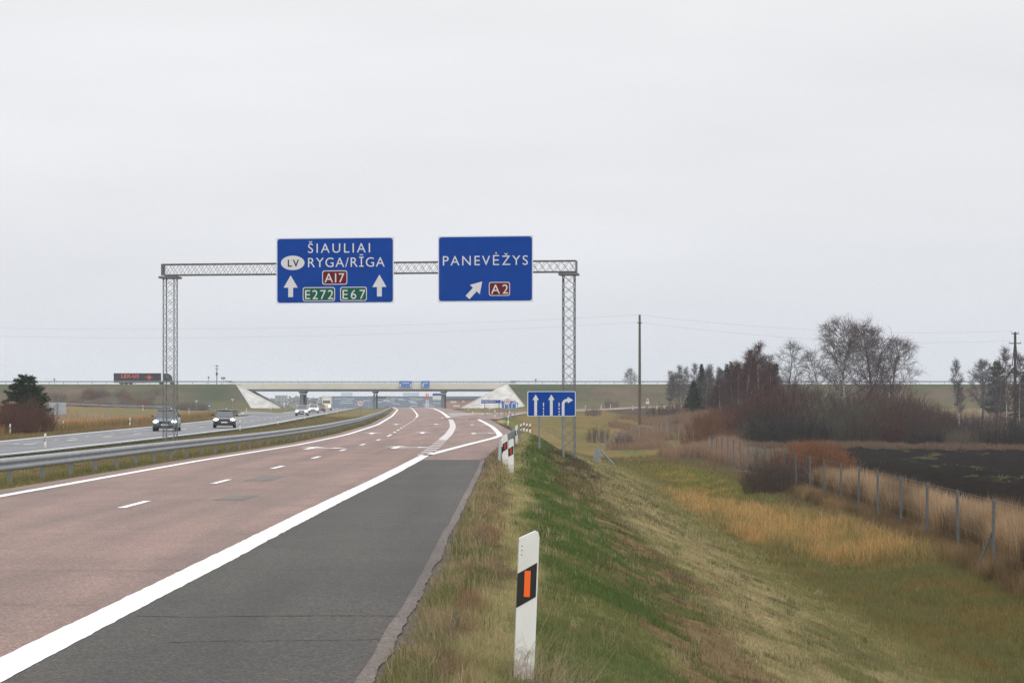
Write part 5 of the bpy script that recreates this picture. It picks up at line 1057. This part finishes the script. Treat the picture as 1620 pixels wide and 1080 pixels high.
weed = (1-smooth((d-.35)/.35))*smooth((fbm(X*1.4, Y*.45, 82)-.42)/.14)
h = .035+.03*nn+.035*ns+weed*rg.uniform(.02, .11, len(X))+smooth((d-7.2)/2)*.14+ochre(d, Y)*.2
h *= rg.uniform(.6, 1.35, len(X)); w = np.maximum(.0042, Y*.00020)*rg.uniform(.7, 1.4, len(X))
kp = rg.uniform(0, 1, len(X)) > np.clip(bare_soil(d, X, Y), 0, 1)*.85
blades('grass', X[kp], Y[kp], h[kp], w[kp], vary(np.where((d < .3)[:, None], np.where(fbm(X*3, Y*1.2, 84)[:, None] > .5, np.array([[.22, .17, .09]]), np.array([[.13, .13, .05]])), c)[kp]*1.12), .55, rg, 'short mown autumn grass and weeds on the right verge and slope', 'grass')
X, Y = zone_verge(230000, 62., 190.); d = X-x_edge(Y)-.2; c = gcol(X, Y)
o = ochre(d, Y); h = (.07+.07*rg.uniform(0, 1, len(X))+o*rg.uniform(.15, .5, len(X))+smooth((d-7.5)/2)*.1)*rg.uniform(.7, 1.3, len(X))
blades('grass', X, Y, h, np.maximum(.006, Y*.00021)*rg.uniform(.6, 1.7, len(X)), vary(c*1.12, .38), .5, rg, 'green and orange autumn grass on the far slope and in the ditch', 'grass')
n = 170000; Y = 40*(330/40)**rg.uniform(0, 1, n); xa, xb = x_inner(Y)+.65, x_left(Y)-.8; X = xa+(xb-xa)*rg.uniform(0, 1, n); u = (xb-X)/(xb-xa)
h = (.06+.10*rg.uniform(0, 1, n)**2+.12*np.exp(-((X-(x_left(Y)-1.6))/.5)**2)*rg.uniform(0, 1, n))*(1-.5*np.exp(-(u/.04)**2))
blades('grass', X, Y, h, np.maximum(.006, Y*.0002), vary(gcol(X, Y)*1.15), .5, rg, 'olive and yellow grass on the median around the long guard rail', 'grass')
n = 150000; Y = 130*(340/130)**rg.uniform(0, 1, n); X = x_outer(Y)-1.2-55*rg.uniform(0, 1, n)**1.3; q = x_outer(Y)-X; h = np.where(q > 3.5+3*fbm(X*.3, Y*.2, 85), rg.uniform(.4, 1.0, n), rg.uniform(.08, .25, n)); dd, _ = near_path(X, Y, LOOPD[::5]); kp = dd > 4.6
blades('tall_grass', X[kp], Y[kp], h[kp], np.full(kp.sum(), .035)*rg.uniform(.6, 1.3, kp.sum()), vary(gcol(X, Y)[kp]*np.array([1.3, 1.1, 1.0])), .3, rg, 'tan dry grass field beyond the opposite road at left', 'grass')
# tufts of long dead stems and weeds standing out of the mown grass
tx, ty, th_, tc = [], [], [], []
for k in range(1500):
    y = 13.5*(110/13.5)**rg.uniform(0, 1); q = rg.uniform(0, 1); dd_ = rg.uniform(.02, .6) if q < .28 else rg.uniform(.5, 11.5); x = float(x_edge(y))+.2+dd_
    if x > .24*y+.3: continue
    near_edge = dd_ < .6; nb = int(rg.uniform(8, 34)); sp_ = rg.uniform(.03, .13); c0 = np.array([(.29, .225, .125), (.22, .15, .08), (.075, .10, .03), (.30, .25, .14)][rg.choice(4, p=[.35, .3, .2, .15] if near_edge else [.3, .15, .35, .2])])
    hh = rg.uniform(.08, .24) if near_edge else rg.uniform(.06, .17)
    for b in range(nb): tx.append(x+rg.normal(0, sp_)); ty.append(y+rg.normal(0, sp_*1.6)); th_.append(hh*rg.uniform(.5, 1.5)); tc.append(c0)
tx, ty, th_, tc = map(np.array, (tx, ty, th_, tc)); kp = tx > x_edge(ty)+.16
blades('tufts', tx[kp], ty[kp], th_[kp], np.maximum(.004, ty[kp]*.0002)*rg.uniform(.6, 1.4, kp.sum()), vary(tc[kp], .3), .6, rg, 'loose tufts of dead stems and weeds standing out of the mown verge', 'weeds', tip=1.3)
# reeds along and behind the long fence
n = 90000; Y = 42*(130/42)**rg.uniform(0, 1, n); fx = np.interp(Y, YF, XF); X = fx-.45+rg.normal(0, .12, n)+rg.uniform(0, 3.3, n)*np.clip((140-Y)/60, .5, 1); back = X-fx; pxr = 810+X/Y*3600; kq = ~((Y > 110) & (pxr > 1190) & (pxr < 1322)); X, Y, back, fx = X[kq], Y[kq], back[kq], fx[kq]; n = len(X)
h = np.where(back < .5, rg.uniform(.25, .75, n), rg.uniform(.9, 1.55, n)*(.75+.6*fbm(X*.8, Y*.4, 86))); c = np.where((back < .6)[:, None], np.array([.16, .105, .052]), np.array([.25, .17, .10]))*(.45+1.1*np.clip((fbm(X*1.3, Y*.5, 87)-.5)*1.8+.5, 0, 1)[:, None])
blades('reeds', X, Y, h, np.maximum(.007, Y*.00019)*rg.uniform(.7, 1.3, n), vary(c), .2, rg, 'tall tan reeds standing along and behind the long wire fence', 'reeds', tip=1.35)
n = 70000; a = rg.uniform(0, 1, n); Y = rg.uniform(138, 300, n); X = 8.0+rg.uniform(0, 1, n)*(.083*Y+3-8)+rg.normal(0, .6, n); f = fbm(X*.35, Y*.06, 88); pxx = 810+X/Y*3600; kp = (f > .42) & (X > 7+2*fbm(Y*.05, Y*0, 89)) & ((X > 15.2) | (Y > 168+30*fbm(X*.5, Y*0, 94))) & (pxx > 935+70*fbm(Y*.06, Y*0, 92)) & ((Y > 205) | (pxx > 1020+60*fbm(Y*.15, Y*0, 95))); X, Y, f = X[kp], Y[kp], f[kp]
c = np.array([.23, .155, .10])*(1-f[:, None])+np.array([.21, .13, .085])*f[:, None]
blades('reeds', X, Y, rg.uniform(.5, 1.3, len(X))*(.5+f)*(.45+.6*smooth((pxx-1010)/90))[kp], .04*rg.uniform(.6, 1.2, len(X)), vary(c), .22, rg, 'tan and russet reeds around the foot of the tall wooden pole', 'reeds', tip=1.3)
n = 12000; px = rg.uniform(1090, 1650, n); Y = rg.uniform(208, 216, n); X = (px-810)*Y/3600; X += (X < 20)*2
blades('reeds', X, Y, rg.uniform(.2, .9, n)*(.2+fbm(X*.4, Y*.2, 90)), np.full(n, .04), vary(np.tile((.15, .10, .068), (n, 1))), .25, rg, 'dry tan weeds at the back edge of the ploughed field', 'weeds', tip=1.25)
n = 26000; Y = rg.uniform(530, 596, n); X = rg.uniform(60, 150, n)
blades('reeds', X, Y, rg.uniform(1.2, 2.4, n), np.full(n, .14), vary(np.tile((.3, .22, .13), (n, 1))), .15, rg, 'pale reed strip in front of the far right embankment', 'reeds')
# sprouting green on the ploughed soil
n = 42000; Y = 90*(215/90)**rg.uniform(0, 1, n); X = rg.uniform(.14, .26, n)*Y; kp = (fbm(X*1.3, Y*.5, 31) > .66) & (fbm(X*.2, Y*.045, 33) > .55) & (rg.uniform(0, 1, n) < .5); X, Y = X[kp], Y[kp]
blades('weeds', X, Y, rg.uniform(.06, .2, len(X)), np.full(len(X), .06), vary(np.tile((.11, .115, .05), (len(X), 1))), .8, rg, 'yellow green sprouts scattered on the dark ploughed field', 'weeds')
# thin dry stalks beside the nearest delineator
m = Segs(); rg2 = np.random.default_rng(6); bx, by = D0.location.x, D0.location.y
for k in range(230):
    a = rg2.uniform(-.12, .42); b = rg2.uniform(-.28, .2); zz = tz(bx+a, by+b); H_ = rg2.uniform(.1, .3) if k > 20 else rg2.uniform(.35, .62)
    m.poly(wander(rg2, (bx+a, by+b, zz-.02), (rg2.normal(.25, .4), rg2.normal(0, .3), 1), H_, 3, .12, -.03), .0016 if k > 20 else .0018, .0008)
tag(m.mesh('dry_stalks', M['twig'], None, 3, tw_col((.30, .23, .15), .35)), 'dry tan grass stalks tangled at the foot of the nearest delineator', 'weeds', kind='stuff')
# ------------------------------------------------------------------ air
hz = MB().box(-3100, 3100, -90, 4700, -6, 24).build('haze', bpy.data.materials.new('haze')); tag(hz, kind='stuff')
hz['label'] = 'thin grey autumn haze over the whole place'; hz['category'] = 'haze'
hm = hz.data.materials[0]; hm.use_nodes = True; hm.node_tree.nodes.clear(); o = hm.node_tree.nodes.new('ShaderNodeOutputMaterial'); v = hm.node_tree.nodes.new('ShaderNodeVolumePrincipled')
v.inputs['Color'].default_value = (.84, .89, .96, 1); v.inputs['Density'].default_value = .0002; v.inputs['Anisotropy'].default_value = 0
hm.node_tree.links.new(v.outputs[0], o.inputs['Volume'])
S.cycles.volume_bounces = 1; S.cycles.max_bounces = 6; S.cycles.use_denoising = True; S.cycles.denoising_prefilter = 'NONE'; S.cycles.use_adaptive_sampling = False
